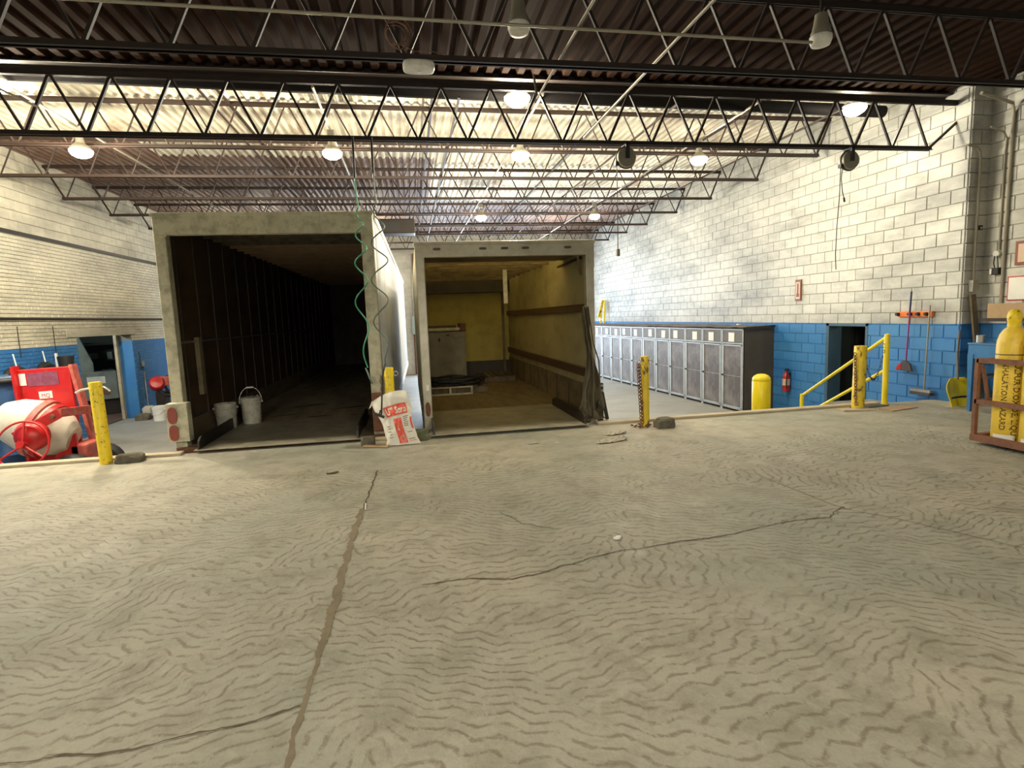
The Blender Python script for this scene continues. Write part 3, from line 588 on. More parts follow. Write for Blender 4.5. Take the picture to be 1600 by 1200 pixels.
pallet(.85, 11.9, 1.3, 1.0, 'dark wooden pallet under the black hose coil in the truck'); pallet(2.0, 13.7, .8, 1.2, 'empty dark pallet in the back right of the truck')
t = thing('hose_coil', 'black hose coil lying on a pallet inside the truck', 'hose', (.85, 11.9, .15))
pts = []
for i in range(150):
    a = i / 150 * 2 * PI * 5; rr = .42 + .07 * math.sin(i * .7) + .04 * (i / 150); pts.append((rr * 1.25 * math.cos(a), rr * .95 * math.sin(a), .03 + .13 * i / 150 + .012 * math.sin(i)))
MB().tube(pts, .026, 8).ob('hose', m_black, t, smooth=True)
MB().tube([(.5, -.42, .04), (.62, -.2, .1), (.64, .1, .06), (.5, .4, .03)], .022, 8).ob('loose_hose_end', m_black, t, smooth=True)
t = thing('floor_rack', 'low pale metal frame lying in front of the hose in the truck', 'frame', (.72, 11.2, .03))
MB().box(-.45, .45, -.02, .02, 0, .03).box(-.45, .45, -.02, .02, .14, .165).ob('rail', m_t1frame, t); MB().box(-.02, .02, -.02, .02, .03, .14).ob('upright', m_t1frame, t); MB().box(.41, .45, -.02, .02, .03, .14).ob('upright', m_t1frame, t); MB().box(-.45, -.41, -.02, .02, .03, .14).ob('upright', m_t1frame, t)
# dock plates
def plate(name, x0, x1, y0, y1, label, slope=.0):
    t = thing(name, label, 'ramp', ((x0 + x1) / 2, y0, .036)); w_ = (x1 - x0) / 2; d = y1 - y0
    poly = [(-w_, 0), (w_, 0), (w_ * .97, d), (-w_ * .97, d)]
    MB().prism(poly, .012).ob('plate', m_plate, t, bev=.003)
    def fl(s):
        x = s * w_; pr = [(.0, 0), (.03, .10), (.12, .15), (d - .35, .16), (d - .1, .10), (d - .1, .0)]
        mt = Matrix(((0, 0, 1, x - .012 - .05 * s), (1, 0, 0, .01), (0, 1, 0, .012), (0, 0, 0, 1)))
        MB().prism(pr, .024, mt).ob('side_curb', m_dark if name == 'dock_plate' else m_plate, t, bev=.003)
    fl(-1); fl(1); return t
plate('dock_plate', -2.72, -.70, 7.42, 9.3, 'dirty steel dock plate with raised side curbs bridging to the left trailer')
plate('dock_plate', .18, 2.34, 7.28, 9.2, 'dusty steel dock plate with raised side curbs bridging to the right truck')
# dark stains on trailer floor as real spill patches
for (x, y, a, b, r) in ((-2.2, 9.9, .30, .05, 25), (-1.6, 9.6, .22, .06, 10), (-1.15, 10.4, .3, .09, 20), (-2.0, 10.9, .35, .1, 30), (-1.0, 9.5, .12, .04, 0)):
    pl = [(a * math.cos(k / 18 * 2 * PI) * random.uniform(.7, 1.1), b * math.sin(k / 18 * 2 * PI) * random.uniform(.6, 1.2)) for k in range(18)]
    o = MB().prism(pl, .003, T(x + 1.72, y - 7.72, .0305, rz=r)).ob('dirt_patch', m_side_dark, t1)
# ------------------------------------------------------------ buckets
def bucket(x, y, z, label, mat, group=None, r=.150, h=.37, handle='down', fill=False):
    t = thing('bucket', label, 'bucket', (x, y, z), random.uniform(-20, 20), group)
    MB().lathe([(0, 0), (r * .86, 0), (r * .87, .01), (r * .97, h * .78), (r * 1.05, h * .785), (r * 1.05, h * .80), (r * .98, h * .81), (r * .99, h * .87), (r * 1.06, h * .875), (r * 1.06, h * .89), (r, h * .90), (r * 1.02, h), (r * .97, h), (r * .84, .02), (0, .02)], 32).ob('pail', mat, t, smooth='auto')
    pts = []
    for i in range(17):
        a = PI * i / 16; s, c = math.sin(a), math.cos(a)
        if handle == 'down': pts.append((r * 1.06 * c, -r * 1.08 * s - .004, h * .82 - .16 * s))
        else: pts.append((r * 1.06 * c, .02 * s, h * .85 + .22 * s))
    MB().tube(pts, .004, 6).ob('handle', m_galv, t)
    if handle == 'up': MB().tube([(-.05, .02, h * .85 + .213), (.05, .02, h * .85 + .213)], .012, 8).ob('grip', m_paper, t)
    for s in (-1, 1): MB().lathe([(0, 0), (.018, 0), (.016, .02), (0, .02)], 10, T(s * r * 1.0, 0, h * .82, ry=90 * s)).ob('ear', mat, t)
    if fill:
        MB().grid(10, 10, lambda u, v: ((u - .5) * r * 1.6, (v - .5) * r * 1.6, h * .93 + .05 * noise.noise(Vector((u * 5, v * 5, 1))) + .02)).ob('crumpled_rags', m_bucket, t, smooth=True)
    return t
g = 'white buckets inside the left trailer'
bucket(-2.77, 8.92, .050, 'dusty white bucket with handle down, left one at the left trailer mouth', m_bucket, g); bucket(-2.50, 9.25, .050, 'dusty white bucket with handle raised and rags in it, right one in the left trailer', m_bucket, g, h=.40, handle='up', fill=True)
bucket(-6.6, 16.05, LZ, 'clean white bucket on the lower floor beside the left blue wall', m_paper, None, r=.17, h=.38)
# ------------------------------------------------------------ bollards
def chain(p0, p1, sag=0., link=.04, mat=None, name='chain', parent=None):
    p0, p1 = Vector(p0), Vector(p1); L = (p1 - p0).length + sag * .6; n = max(4, int(L / (link * .75))); mb = MB()
    def P(t_): q = p0.lerp(p1, t_); q.z -= sag * 4 * t_ * (1 - t_); return q
    for i in range(n):
        t_ = (i + .5) / n; c = P(t_); d = (P(min(1, t_ + .01)) - P(max(0, t_ - .01))).normalized(); s = Vector((1, .3, .2)).cross(d).normalized()
        if i % 2: s = d.cross(s).normalized()
        pts = [c + d * (link * .5 * math.cos(a)) + s * (link * .28 * math.sin(a)) for a in [2 * PI * k / 10 for k in range(10)]]
        mb.tube(pts, link * .10, 5, True)
    return mb.ob(name, mat, parent)
def bollard(x, y, r, h, mat, label, rings=True, ch=None, tilt=0, cmat=m_rust, dz=0):
    t = thing('bollard', label, 'bollard', (x, y, 0), 0, 'yellow dock edge posts'); t.rotation_euler[1] = math.radians(tilt)
    MB().lathe([(0, 0), (r, 0), (r, h - .01), (r - .006, h), (0, h)], 28).ob('post', mat, t, smooth='auto')
    if rings:
        for s in (-1, 1):
            MB().torus(.028, .005, T(s * (r + .026), 0, h - .08, rx=90), 14, 6).ob('ring', m_galv, t)
    if ch:
        for (dx, z1_) in ch: chain((dx - .01, -.02, h - .1), (dx + .015, -.06, z1_), 0, .06, cmat, 'chain', t)
    return t
bollard(-3.62, 7.26, .066, .97, m_yel, 'yellow post at the far left dock edge with white tie ends', False, tilt=-1)
bp = MB().tube([(-3.70, 7.25, .90), (-3.76, 7.2, .89), (-3.82, 7.2, .86)], .012, 6).tube([(-3.55, 7.25, .91), (-3.5, 7.2, .9), (-3.46, 7.2, .86)], .010, 6).ob('rag_tie', m_paper)
tag(bp, 'white rag ends tied round the top of the leftmost yellow post', 'rag')
bollard(-.30, 7.31, .060, .96, m_yel, 'yellow post between the two trailers behind the paper bag', True, [(-.09, .15)])
bollard(3.09, 7.15, .056, .95, m_yelrust, 'rusty chipped yellow post with chain, right of the truck, beside the rock', True, [(-.075, .04), (-.10, .05)])
bollard(6.49, 7.25, .085, .93, m_yelrust, 'thick yellow post in front of the stair handrail, chain on its left side', False, [(-.10, .06)], tilt=1)
tag(chain((6.58, 7.25, .80), (7.03, 7.38, .86), .42, .05, M('green_black_chain', (.03, .07, .08), .5, .5), 'hanging_chain'), 'dark chain hooked between the thick yellow post and handrail', 'chain')
b = MB(); pts = [(3.02 + .10 * math.cos(a) * (1 + .5 * math.sin(3 * a)) - .02, 7.06 + .08 * math.sin(a)) for a in [k * .35 for k in range(54)]]
pts = [(x, y, .012 + .010 * (i % 3)) for i, (x, y) in enumerate(pts)]
for i in range(0, 53): b.tube([Vector(pts[i]) + Vector((.016 * math.cos(a + i), .010 * math.sin(a + i), .006 * math.sin(a))) for a in [2 * PI * k / 8 for k in range(8)]], .004, 4, True)
tag(b.ob('chain_pile', m_rust), 'rusty chain heaped on the floor round the chipped yellow post', 'chain')['kind'] = 'stuff'
t = thing('bollard', 'thick clean yellow domed bollard on the lower floor before the dark cages', 'bollard', (6.15, 9.1, LZ))
MB().lathe([(0, 0), (.158, 0), (.158, 1.06), (.154, 1.065), (.158, 1.07), (.150, 1.12), (.12, 1.16), (.07, 1.185), (0, 1.195)], 36).ob('sleeve', m_yelclean, t, smooth=True)
# rocks, rubbish
def rock(x, y, z, sx, sy, sz, label, mat, name='concrete_lump', cat='rock', sd=0, flat=.0):
    import bmesh
    bm = bmesh.new(); bmesh.ops.create_icosphere(bm, subdivisions=3, radius=1)
    for v in bm.verts:
        n = noise.noise(v.co * 1.4 + Vector((sd, 0, 0))); v.co *= 1 + .38 * n + .08 * noise.noise(v.co * 5)
        v.co = Vector([max(-.78, min(.78, c)) for c in v.co]); v.co.x *= sx; v.co.y *= sy; v.co.z = max(v.co.z, -.6) * sz + .6 * sz
    me = bpy.data.meshes.new(name); bm.to_mesh(me); bm.free(); me.materials.append(mat); o = bpy.data.objects.new(name, me); COL.objects.link(o); o.location = (x, y, z)
    return tag(o, label, cat)
rock(-3.36, 7.27, 0, .19, .12, .07, 'dark grey broken concrete lump beside the leftmost yellow post', m_rock, sd=3)
rock(3.27, 6.95, 0, .155, .13, .095, 'dark rock lying right beside the chipped yellow post', m_rock, sd=8)
rock(-.60, 7.18, 0, .11, .07, .085, 'grey concrete lump behind the left foot of the paper bag', m_rock, sd=5)
rock(.03, 7.28, 0, .17, .10, .10, 'green-grey block behind the right foot of the paper bag', M('mossy_concrete', (.12, .125, .07), .9, bump=.4), name='bumper_block', cat='block', sd=12)
tag(MB().box(-.17, .17, -.035, .035, 0, .02, T(-.50, 7.03, .004, rz=-22)).ob('wood_offcut', m_card, bev=.006), 'flat tan wood offcut on the floor at left of the paper bag', 'wood')
def scrap(x, y, sx, sy, label, mat=m_paper, h=.03, sd=0, name='paper_scrap', cat='paper'):
    def fn(u, v):
        a = noise.noise(Vector((u * 3 + sd, v * 3, 0))); sh = .35 + .65 * math.sin(PI * u) ** .6
        return (x + (u - .5) * sx + .03 * a, y + (v - .5) * sy * sh + (u - .5) * .3 * sx, .004 + h * (abs(noise.noise(Vector((u * 6, v * 6, sd)))) + .1))
    o = MB().grid(14, 8, fn).ob(name, mat, smooth=False); s_ = o.modifiers.new('s', 'SOLIDIFY'); s_.thickness = .003; return tag(o, label, cat)
m_scrap = M('dusty_paper', (.52, .48, .38), .8)
scrap(2.33, 6.38, .42, .14, 'crumpled pale paper scrap on the floor, nearer of the two left of the rock', m_scrap, .05, 1); scrap(2.52, 6.76, .30, .13, 'torn pale paper scrap on the floor, farther of the two left of the rock', m_scrap, .05, 5)
scrap(1.40, 6.58, .12, .06, 'small white paper bit on the floor before the right dock plate', m_scrap, .02, 9); scrap(1.66, 6.5, .06, .04, 'tiny white paper crumb right of the small paper bit', m_scrap, .015, 14)
scrap(1.32, 3.55, .05, .05, 'tiny white paper fleck by the long crack in the floor', m_paper, .02, 17); scrap(-.87, 5.93, .11, .04, 'small dark twig-like dirt on the floor before the left trailer', m_crack, .02, 23, 'dirt_clump', 'dirt')
tag(MB().bar((-.46, 4.82, .006), (-.45, 4.66, .006), .008, .008).ob('white_stick', m_paper), 'thin white stick lying on the floor joint at centre left', 'stick')
# cardboard under right post
tag(MB().box(-.28, .28, -.10, .10, 0, .012, T(6.95, 7.0, .002, rz=12)).ob('flat_board', m_card), 'flat tan board on the floor right of the thick yellow post', 'board')
tag(MB().box(-.22, .22, -.09, .09, 0, .015, T(6.35, 7.12, .002, rz=-14)).ob('flat_board', m_trimcream), 'pale flat board on the floor at the foot of the thick yellow post', 'board')
tag(MB().box(-.30, .30, -.07, .07, 0, .01, T(6.72, 7.28, .001, rz=6)).ob('flat_board', m_side_dark), 'dark thin board lying between the thick yellow post and handrail', 'board')
# ------------------------------------------------------------ bag
t = thing('paper_bag', 'cream paper sack with red print leaning on the yellow post between the trailers', 'bag', (-.19, 7.06, .004))
LEAN = math.radians(-7)
def outline(v):                          # left and right edge along height
    fl = max(0, .12 - v) / .12
    l = -.14 - .20 * v ** 1.1 - .012 * math.sin(v * 9) - .05 * fl; r_ = .205 - .10 * v + .012 * math.sin(v * 11) + .04 * fl
    return l, r_
def bagp(u, v, side=1):
    H = .66
    a, b_ = outline(v); x = a + (b_ - a) * u
    z = .60 * v + .13 * (u - .5) * v + (.05 * math.sin(PI * u) * v ** 3)
    bul = math.sin(PI * min(max(u, 0), 1)) ** .55 * math.sin(PI * (.04 + .93 * v)) ** .55
    d = .085 * bul + .035 * noise.noise(Vector((u * 4, v * 6, side * 4))) * (1.4 if v > .65 else .5) + .016 * noise.noise(Vector((u * 11, v * 13, side * 2))) * bul
    y = -side * d + (-.0 + .14 * v)
    return Vector((x, y, max(.002, z)))
o = MB().grid(30, 44, lambda u, v: bagp(u, v, 1)).grid(30, 44, lambda u, v: bagp(u, v, -1)).ob('sack', m_bag, t, smooth=True)
MB().grid(8, 6, lambda u, v: (-.33 - .05 * u * (1 - .3 * v) , .13 + .01 * math.sin(u * 9), .50 - .05 * u + .06 * v * (1 - .5 * u))).ob('torn_corner', m_bag, t, smooth=True)
def onbag(x, y, off=.004):
    p = bagp(x, y, 1); return p + Vector((0, -off, 0))
def patch(u0, u1, v0, v1, mat, name='print_patch', off=.004, sl=.0):
    MB().grid(16, 20, lambda u, v: onbag(u0 + (u1 - u0) * u + sl * v, v0 + (v1 - v0) * v, off)).ob(name, mat, t)
patch(.22, .88, .60, .80, m_bagpink, 'title_frame', .004); patch(.24, .86, .61, .79, m_bagred, 'title_panel', .0055)
lettering('UT Sorb', .17, lambda x, y: onbag(.26 + x * .97, .64 + y * 1.0, .008), m_bag, t, bold=.03)
patch(.40, .66, .05, .55, m_bagred, 'red_print_panel', .005)
MB().add([onbag(.42, .26, .007), onbag(.63, .18, .007), onbag(.50, .40, .007)], [(0, 1, 2)]).ob('print_triangle', m_bagpink, t)
for rr in (.10, .075, .05):
    mb = MB(); n = 20
    vs = []
    for i in range(n + 1):
        a = 2 * PI * i / n
        vs += [onbag(.54 + rr * math.cos(a), .14 + rr * .75 * math.sin(a), .008), onbag(.54 + (rr - .012) * math.cos(a), .14 + (rr - .012) * .75 * math.sin(a), .008)]
    mb.add(vs, [(2 * i, 2 * i + 1, 2 * i + 3, 2 * i + 2) for i in range(n)]).ob('print_ring', m_bagpink, t)
for i in range(6): patch(.71, .88 - .02 * (i % 3), .545 - i * .033, .558 - i * .033, m_bagink, 'print_line', .006)
patch(.93, .985, .30, .52, m_bagred, 'side_print', .006); patch(.74, .90, .25, .262, m_bagink, 'print_line', .006); patch(.72, .92, .115, .13, m_bagink, 'print_line', .006); patch(.72, .94, .08, .092, m_bagred, 'print_line', .006)
for i in range(5): patch(.14 + .03 * (i % 2), .24, .42 - i * .06, .435 - i * .06, m_bagink, 'print_line', .006)
# ------------------------------------------------------------ air hoses
def hose(x, z0, z1, zstraight, amp, per, mat, label, end=None, r=.009, ph=0., tight=.9):
    t = thing('air_hose', label, 'hose', (x, 7.2, z0))
    pts = []; n = 260
    for i in range(n + 1):
        z = z1 + (zstraight - z1) * i / n; k = (1 - abs(2 * i / n - 1) ** 3); f = 1 - i / n
        a = ph + 2 * PI * (z - zstraight) / (per * (tight + (1 - tight) * f)); pts.append((amp * k * math.cos(a) + .02 * math.sin(z * 3), amp * k * .8 * math.sin(a), z - z0))
    pts += [(pts[-1][0] * .5, 0, (zstraight + .1) - z0), (0, .02, (zstraight + .3) - z0)]
    MB().tube([(0, .02, (zstraight + .28) - z0), (0, .1, 3.76 - z0)], .014, 8).ob('drop_pipe', m_black, t)
    MB().tube(pts, r, 7).ob('coiled_hose', mat, t, smooth=True)
    if end: MB().tube([Vector(p) - Vector((x, 7.2, z0)) for p in end], .011, 7).ob('hose_end', m_grhose if mat == m_green else m_black, t, smooth=True)
    return t
hose(-.55, .95, .98, 2.98, .075, .42, m_green, 'green coiled air hose hanging before the right post of the left trailer', [(-.57, 7.2, .98), (-.53, 7.18, .85), (-.50, 7.16, .78)], tight=.45, ph=1)
hose(-.33, .62, 1.02, 3.05, .10, .47, m_grhose, 'grey-green coiled air hose hanging beside the green one, end dropping behind the bag', [(-.33, 7.2, 1.02), (-.38, 7.15, .85), (-.39, 7.0, .6), (-.40, 6.93, .45), (-.41, 6.93, .40)], tight=.7)
tag(MB().box(-.06, .06, -.015, .015, 0, .03, T(-.43, 6.925, .40, ry=25)).tube([(-.43, 6.93, .42), (-.41, 6.93, .48)], .008, 6).ob('blow_gun', m_black), 'dark hose nozzle resting against the front of the paper bag', 'nozzle')
# ------------------------------------------------------------ cages (lockers)
def locker():
    t = thing('storage_cage', 'x', 'locker', (0, 0, 0), 0, 'tall framed cages along the right wall')
    w_, d, h = .815, .86, 1.9; f = .022
    fr = MB()
    for y in (0, w_ - f * 1.4): fr.box(0, f, y, y + f * 1.4, 0, h)
    fr.box(0, f, 0, w_, h - f, h).box(0, f, 0, w_, .06, .06 + f).box(0, f, 0, w_, 1.56, 1.56 + f)
    fr.box(d - f, d, 0, f, 0, h).box(d - f, d, w_ - f, w_, 0, h); fr.ob('frame', m_lockframe, t)
    dr = MB().box(.008, .014, .06, w_ - .06, .10, 1.52).ob('door', m_mesh, t)
    df = MB(); e = .03
    df.box(-.006, .016, .045, .045 + e, .09, 1.54).box(-.006, .016, w_ - .045 - e, w_ - .045, .09, 1.54).box(-.006, .016, .045, w_ - .045, 1.515, 1.54).box(-.006, .016, .045, w_ - .045, .09, .115)
    df.ob('door_frame', m_lockframe, dr); MB().box(-.004, .010, .07, w_ - .07, .815, .83).ob('middle_rail', m_conduit, dr)
    MB().box(-.03, .0, w_ - .075, w_ - .02, .80, .84).ob('latch', m_dark, dr)
    MB().box(.008, .014, .03, w_ - .03, 1.585, 1.875).ob('upper_panel', m_meshup, t)
    MB().box(.002, .007, .34, .56, 1.61, 1.82).ob('paper_notice', m_paper, t)
    MB().box(0, d, .0, .006, .05, h).box(0, d, w_ - .006, w_, .05, h).ob('side_panel', m_side_dark, t); MB().box(d - .008, d, 0, w_, .05, h).ob('back_panel', m_side_dark, t)
    MB().box(-.02, d + .02, 0, w_, h, h + .012).ob('top_sheet', m_mesh, t); return t
a0 = math.atan2(-.48, 9.1); ux, uy = math.sin(a0), math.cos(a0); deg = -math.degrees(a0)
proto = locker(); ordn = ['nearest', 'second', 'third', 'fourth', 'fifth', 'sixth', 'seventh', 'eighth', 'ninth', 'tenth', 'eleventh', 'twelfth', 'thirteenth']
for i in range(13):
    s = i * .825; loc = (7.3 + ux * s, 11.48 + uy * s, LZ)
    lab = ('nearest framed cage locker of the row with dark end panel and paper notice' if i == 0 else f'{ordn[i]} framed cage locker from the near end of the row')
    o = proto if i == 0 else dup(proto, loc, deg, lab)
    if i == 0: o.location = loc; o.rotation_euler = (0, 0, math.radians(deg)); o['label'] = lab
    for c in o.children:
        if c.name.startswith('paper_notice') and i: c.location.y = random.uniform(-.12, .12); c.location.z = random.uniform(-.01, .02)
t = thing('plastic_sheet', 'grey dusty plastic sheet lying over the tops of the row of cages', 'sheet', (7.3, 11.48, LZ + 1.915), deg)
sh = MB().grid(12, 60, lambda u, v: (-.03 + .70 * u, -.04 + 10.5 * v, .02 + .035 * abs(noise.noise(Vector((u * 4, v * 40, 0)))) + .03 * u)).ob('sheet', m_mesh, t, smooth=True); sm = sh.modifiers.new('s', 'SOLIDIFY'); sm.thickness = .004
MB().grid(16, 3, lambda u, v: (.02 + .86 * u, -.045 - .01 * math.sin(u * 20), .03 + .03 * u - v * (.05 + .03 * abs(math.sin(u * 11))))).ob('ragged_hem', m_black, t)
scrapm = MB().box(-.04, .04, -.03, .03, 0, .03, T(7.75, 12.4, LZ + 1.97, rz=20)).ob('paper_cup', m_paper); tag(scrapm, 'small white crumpled thing lying on top of the cages by the wall', 'litter')
# step ladder behind cages
t = thing('ladder', 'yellow ladder standing behind the far cages against the right wall', 'ladder', (7.85, 22.6, LZ))
for y in (-.2, .2): MB().bar((-.06, y, 0), (.12, y, 2.9), .06, .03, (0, 1, 0)).ob('rail', m_yelclean, t)
for k in range(9): MB().box(-.03, .03, -.2, .2, .3 + k * .3, .33 + k * .3, T(-.05 + .0186 * k)).ob('rung', m_galv, t)
MB().bar((-.09, .0, 2.2), (.10, .0, 2.9), .10, .05, (0, 1, 0)).ob('top_platform', m_yelrust, t)
# ------------------------------------------------------------ right wall items
t = thing('fire_extinguisher', 'red fire extinguisher on the blue wall between cages and doorway', 'extinguisher', (8.0, 10.95, -.30))
MB().lathe([(0, 0), (.065, 0), (.075, .02), (.075, .33), (.05, .39), (.022, .42), (.022, .45), (0, .45)], 20).ob('cylinder', m_extred, t, smooth='auto'); MB().lathe([(.0765, .14), (.0765, .28)], 20).ob('paper_label', m_signw, t)
MB().box(-.02, .02, -.06, .05, .45, .48).box(-.015, .015, -.09, .02, .49, .505).ob('handle', m_dark, t); MB().tube([(0, -.05, .46), (-.05, -.09, .40), (-.06, -.08, .2), (-.05, -.08, .08)], .012, 6).ob('discharge_hose', m_black, t); MB().box(.06, .085, -.03, .03, .1, .4).ob('wall_bracket', m_dark, t)
t = thing('wall_sign', 'narrow copper-red framed sign mounted on the white block wall above the doorway', 'sign', (FX - .02, 10.72, 1.65))
MB().box(-.02, .0, -.09, .09, 0, .44).ob('frame', m_copper, t); MB().box(-.026, -.02, -.065, .065, .04, .39).ob('face', m_signw, t); MB().box(-.030, -.026, -.02, .02, .14, .36).ob('arrow_shaft', m_copper, t); MB().box(-.030, -.026, -.04, .04, .08, .15).ob('arrow_head', m_copper, t)
# doorway right
d = MB().box(FX - .02, FX + .27, 9.82, 9.90, LZ, 1.19).box(FX - .02, FX + .27, 8.86, 8.92, LZ, 1.19).box(FX - .02, FX + .27, 8.86, 9.90, 1.13, 1.19).ob('door_1', m_doorframe, kind='structure', bev=.006)
MB().box(FX + .25, 10.4, 8.2, 10.6, LZ - .05, LZ).ob('floor', m_redfloor, kind='structure')
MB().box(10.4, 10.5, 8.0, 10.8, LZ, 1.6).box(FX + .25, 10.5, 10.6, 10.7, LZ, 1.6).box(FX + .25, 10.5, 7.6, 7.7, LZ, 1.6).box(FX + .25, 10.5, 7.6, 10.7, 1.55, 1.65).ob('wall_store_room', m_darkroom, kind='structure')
light('store_room_lamp', 'POINT', (9.0, 9.0, 1.35), 5, LAMPC, shadow_soft_size=.1)
t = thing('shelf_unit', 'shelving with boxes and cans seen through the right doorway', 'shelf', (9.6, 10.0, LZ))
for z in (.3, .7, 1.1, 1.5, 1.9): MB().box(-.35, .2, -1.3, .5, z, z + .02).ob('shelf', m_dark, t)
for x in (-.35, .18):
    for y in (-1.3, .48): MB().box(x, x + .02, y, y + .02, 0, 2.0).ob('upright', m_dark, t)
random.seed(4); k = 0
for z in (.32, .72, 1.12, 1.52):
    y = -1.2
    while y < .3:
        ww = random.uniform(.12, .26); hh = random.uniform(.12, .30); mt = random.choice([m_card, m_white, m_t2low, m_galv, m_greyst])
        nm = {'cardboard': 'tan', 'white_plastic': 'white', 'truck_scuff_board': 'brown', 'galvanised_steel': 'grey metal', 'grey_bristle': 'dark'}[mt.name]
        o = MB().box(-.17, .15, -ww / 2, ww / 2, 0, hh).ob('storage_box', mt, bev=.01); o.location = (9.55, 10.0 + y + ww / 2, LZ + z + .002)
        tag(o, f'{nm} storage box on the {["lowest", "second", "third", "top"][int((z - .3) / .4)]} shelf seen through the right doorway', 'box', f'{nm} boxes on store room shelf {["one", "two", "three", "four"][int((z - .3) / .4)]}'); y += ww + random.uniform(.01, .1); k += 1
# stairs + handrail
st = thing('dock_stairs', 'concrete steps going down along the right wall by the yellow handrail', 'stairs', (7.6, YE, LZ))
for i in range(4): MB().box(-.45, .48, i * .3, 1.25, 0, .83 - (i + 1) * .166).ob('step', m_lowfloor, st)
t = thing('handrail', 'yellow two-rail pipe handrail sloping down the steps by the blue wall', 'railing', (7.09, 7.40, 0))
MB().lathe([(0, 0), (.04, 0), (.04, 1.03), (.034, 1.07), (0, 1.085)], 20).ob('post', m_yelclean, t, smooth='auto'); MB().lathe([(0, 0), (.065, 0), (.065, .01), (0, .01)], 16).ob('base_flange', m_trimcream, t)
MB().tube([(0, 0, 1.03), (0, 1.83, -.10)], .026, 12).ob('top_rail', m_yelclean, t, smooth='auto'); MB().tube([(0, 0, .53), (0, 1.83, -.50)], .026, 12).ob('middle_rail', m_yelclean, t, smooth='auto')
MB().lathe([(0, LZ), (.035, LZ), (.035, -.08), (0, -.07)], 16, T(0, 1.85, 0)).ob('post', m_yelclean, t, smooth='auto'); MB().torus(.03, .006, T(-.05, 0, .9, rx=90), 12, 5).ob('chain_ring', m_galv, t)
# tool rack and brooms on the wall
t = thing('tool_rack', 'orange wall rack holding the two brooms above the blue paint', 'rack', (FX - .012, 7.9, 1.30))
MB().box(-.05, 0, -.33, .31, 0, .09).ob('rack_bar', m_orange, t, bev=.01)
for y in (-.25, -.1, .05, .28): MB().lathe([(0, 0), (.03, 0), (.025, .05), (0, .05)], 12, T(-.05, y, .045, ry=-90)).ob('grip_clip', m_dark, t)
t = thing('angle_broom', 'angled broom with purple handle and black and red bristles hung on the wall', 'broom', (FX - .11, 7.95, .42))
MB().tube([(.0, .0, .14), (0, -.03, .95)], .012, 8).ob('handle', m_purple, t); MB().tube([(0, -.03, .95), (0, -.045, 1.29)], .014, 8).ob('grip', m_navyh, t)
MB().prism([(-.17, .0), (.13, .0), (.09, .12), (.0, .17), (-.05, .17), (-.12, .09)], .04, Matrix(((0, 0, 1, -.02), (-1, 0, 0, 0), (0, 1, 0, 0), (0, 0, 0, 1)))).ob('bristles', m_greyst, t, bev=.008)
MB().prism([(-.175, .02), (-.08, .01), (-.06, .12), (-.12, .10)], .044, Matrix(((0, 0, 1, -.024), (-1, 0, 0, 0), (0, 1, 0, 0), (0, 0, 0, 1)))).ob('red_bristles', m_extred, t)
t = thing('push_broom', 'wide grey push broom with pale handle hung by the corner', 'broom', (FX - .10, 7.60, .06))
MB().tube([(0, 0, .08), (0, -.03, 1.42)], .012, 8).ob('handle', m_conduit, t); MB().box(-.04, .04, -.14, .22, .05, .09).ob('head', m_galv, t); MB().box(-.05, .05, -.14, .22, 0, .05).ob('bristles', m_greyst, t, bev=.01)
# ------------------------------------------------------------ near right wall items
NX = 8.45
def cond(pts, r, lab): tag(MB().tube(pts, r, 8).ob('conduit', m_conduit, smooth='auto'), lab, 'conduit')
cond([(7.9, 7.02, 3.72), (8.12, 7.08, 3.72), (8.20, 7.09, 3.66), (8.23, 7.10, 3.55), (8.23, 7.10, 1.84)], .018, 'conduit running down the dark wall corner to the grey box')
cond([(7.9, 6.7, 3.86), (8.34, 6.88, 3.86), (8.42, 6.9, 3.78), (8.42, 6.91, 3.6), (8.42, 6.91, 2.24)], .013, 'conduit running down to the round box above the black plug')
cond([(7.6, 6.6, 4.25), (8.35, 6.80, 4.22), (8.41, 6.82, 4.1), (8.41, 6.83, 1.40)], .022, 'thickest conduit running down the white wall nearest the frame edge')
t = thing('junction_box', 'grey steel box on the dark wall corner at the foot of a conduit', 'box', (8.23, 7.10, 1.66)); MB().box(-.05, .05, -.04, .04, 0, .17).ob('body', m_galv, t, bev=.004); MB().box(-.052, .052, -.045, -.04, .0, .17).ob('cover', m_lampbody, t)
t = thing('junction_box', 'grey box at the foot of the thickest conduit above the blue paint', 'box', (8.41, 6.83, 1.28)); MB().box(-.04, .03, -.06, .06, 0, .14).ob('body', m_lampbody, t, bev=.006)
t = thing('power_outlet', 'round grey outlet box with two short cords to a black plug unit', 'outlet', (8.42, 6.93, 2.16)); MB().lathe([(0, 0), (.045, 0), (.045, .05), (0, .05)], 18, T(.02, 0, .03, ry=-90)).ob('round_box', m_white, t); MB().tube([(-.03, .01, .0), (-.03, .02, -.1), (-.02, .01, -.18)], .008, 6).tube([(-.03, -.02, .0), (-.03, -.04, -.1), (-.02, -.04, -.18)], .006, 6).ob('cord', m_black, t)
MB().box(-.06, .02, -.07, .05, -.27, -.17).ob('plug_unit', m_black, t, bev=.01); MB().box(-.063, -.06, .02, .045, -.26, -.18).ob('plug_label', m_paper, t)
t = thing('wall_box', 'small black box with a pale eye high on the dark wall corner', 'sensor', (8.30, 7.13, 2.55)); MB().box(-.03, .03, -.04, 0, 0, .07).ob('body', m_black, t, bev=.004); MB().lathe([(0, 0), (.015, 0), (.01, .01), (0, .012)], 10, T(0, -.04, .03, rx=90)).ob('eye', m_paper, t)
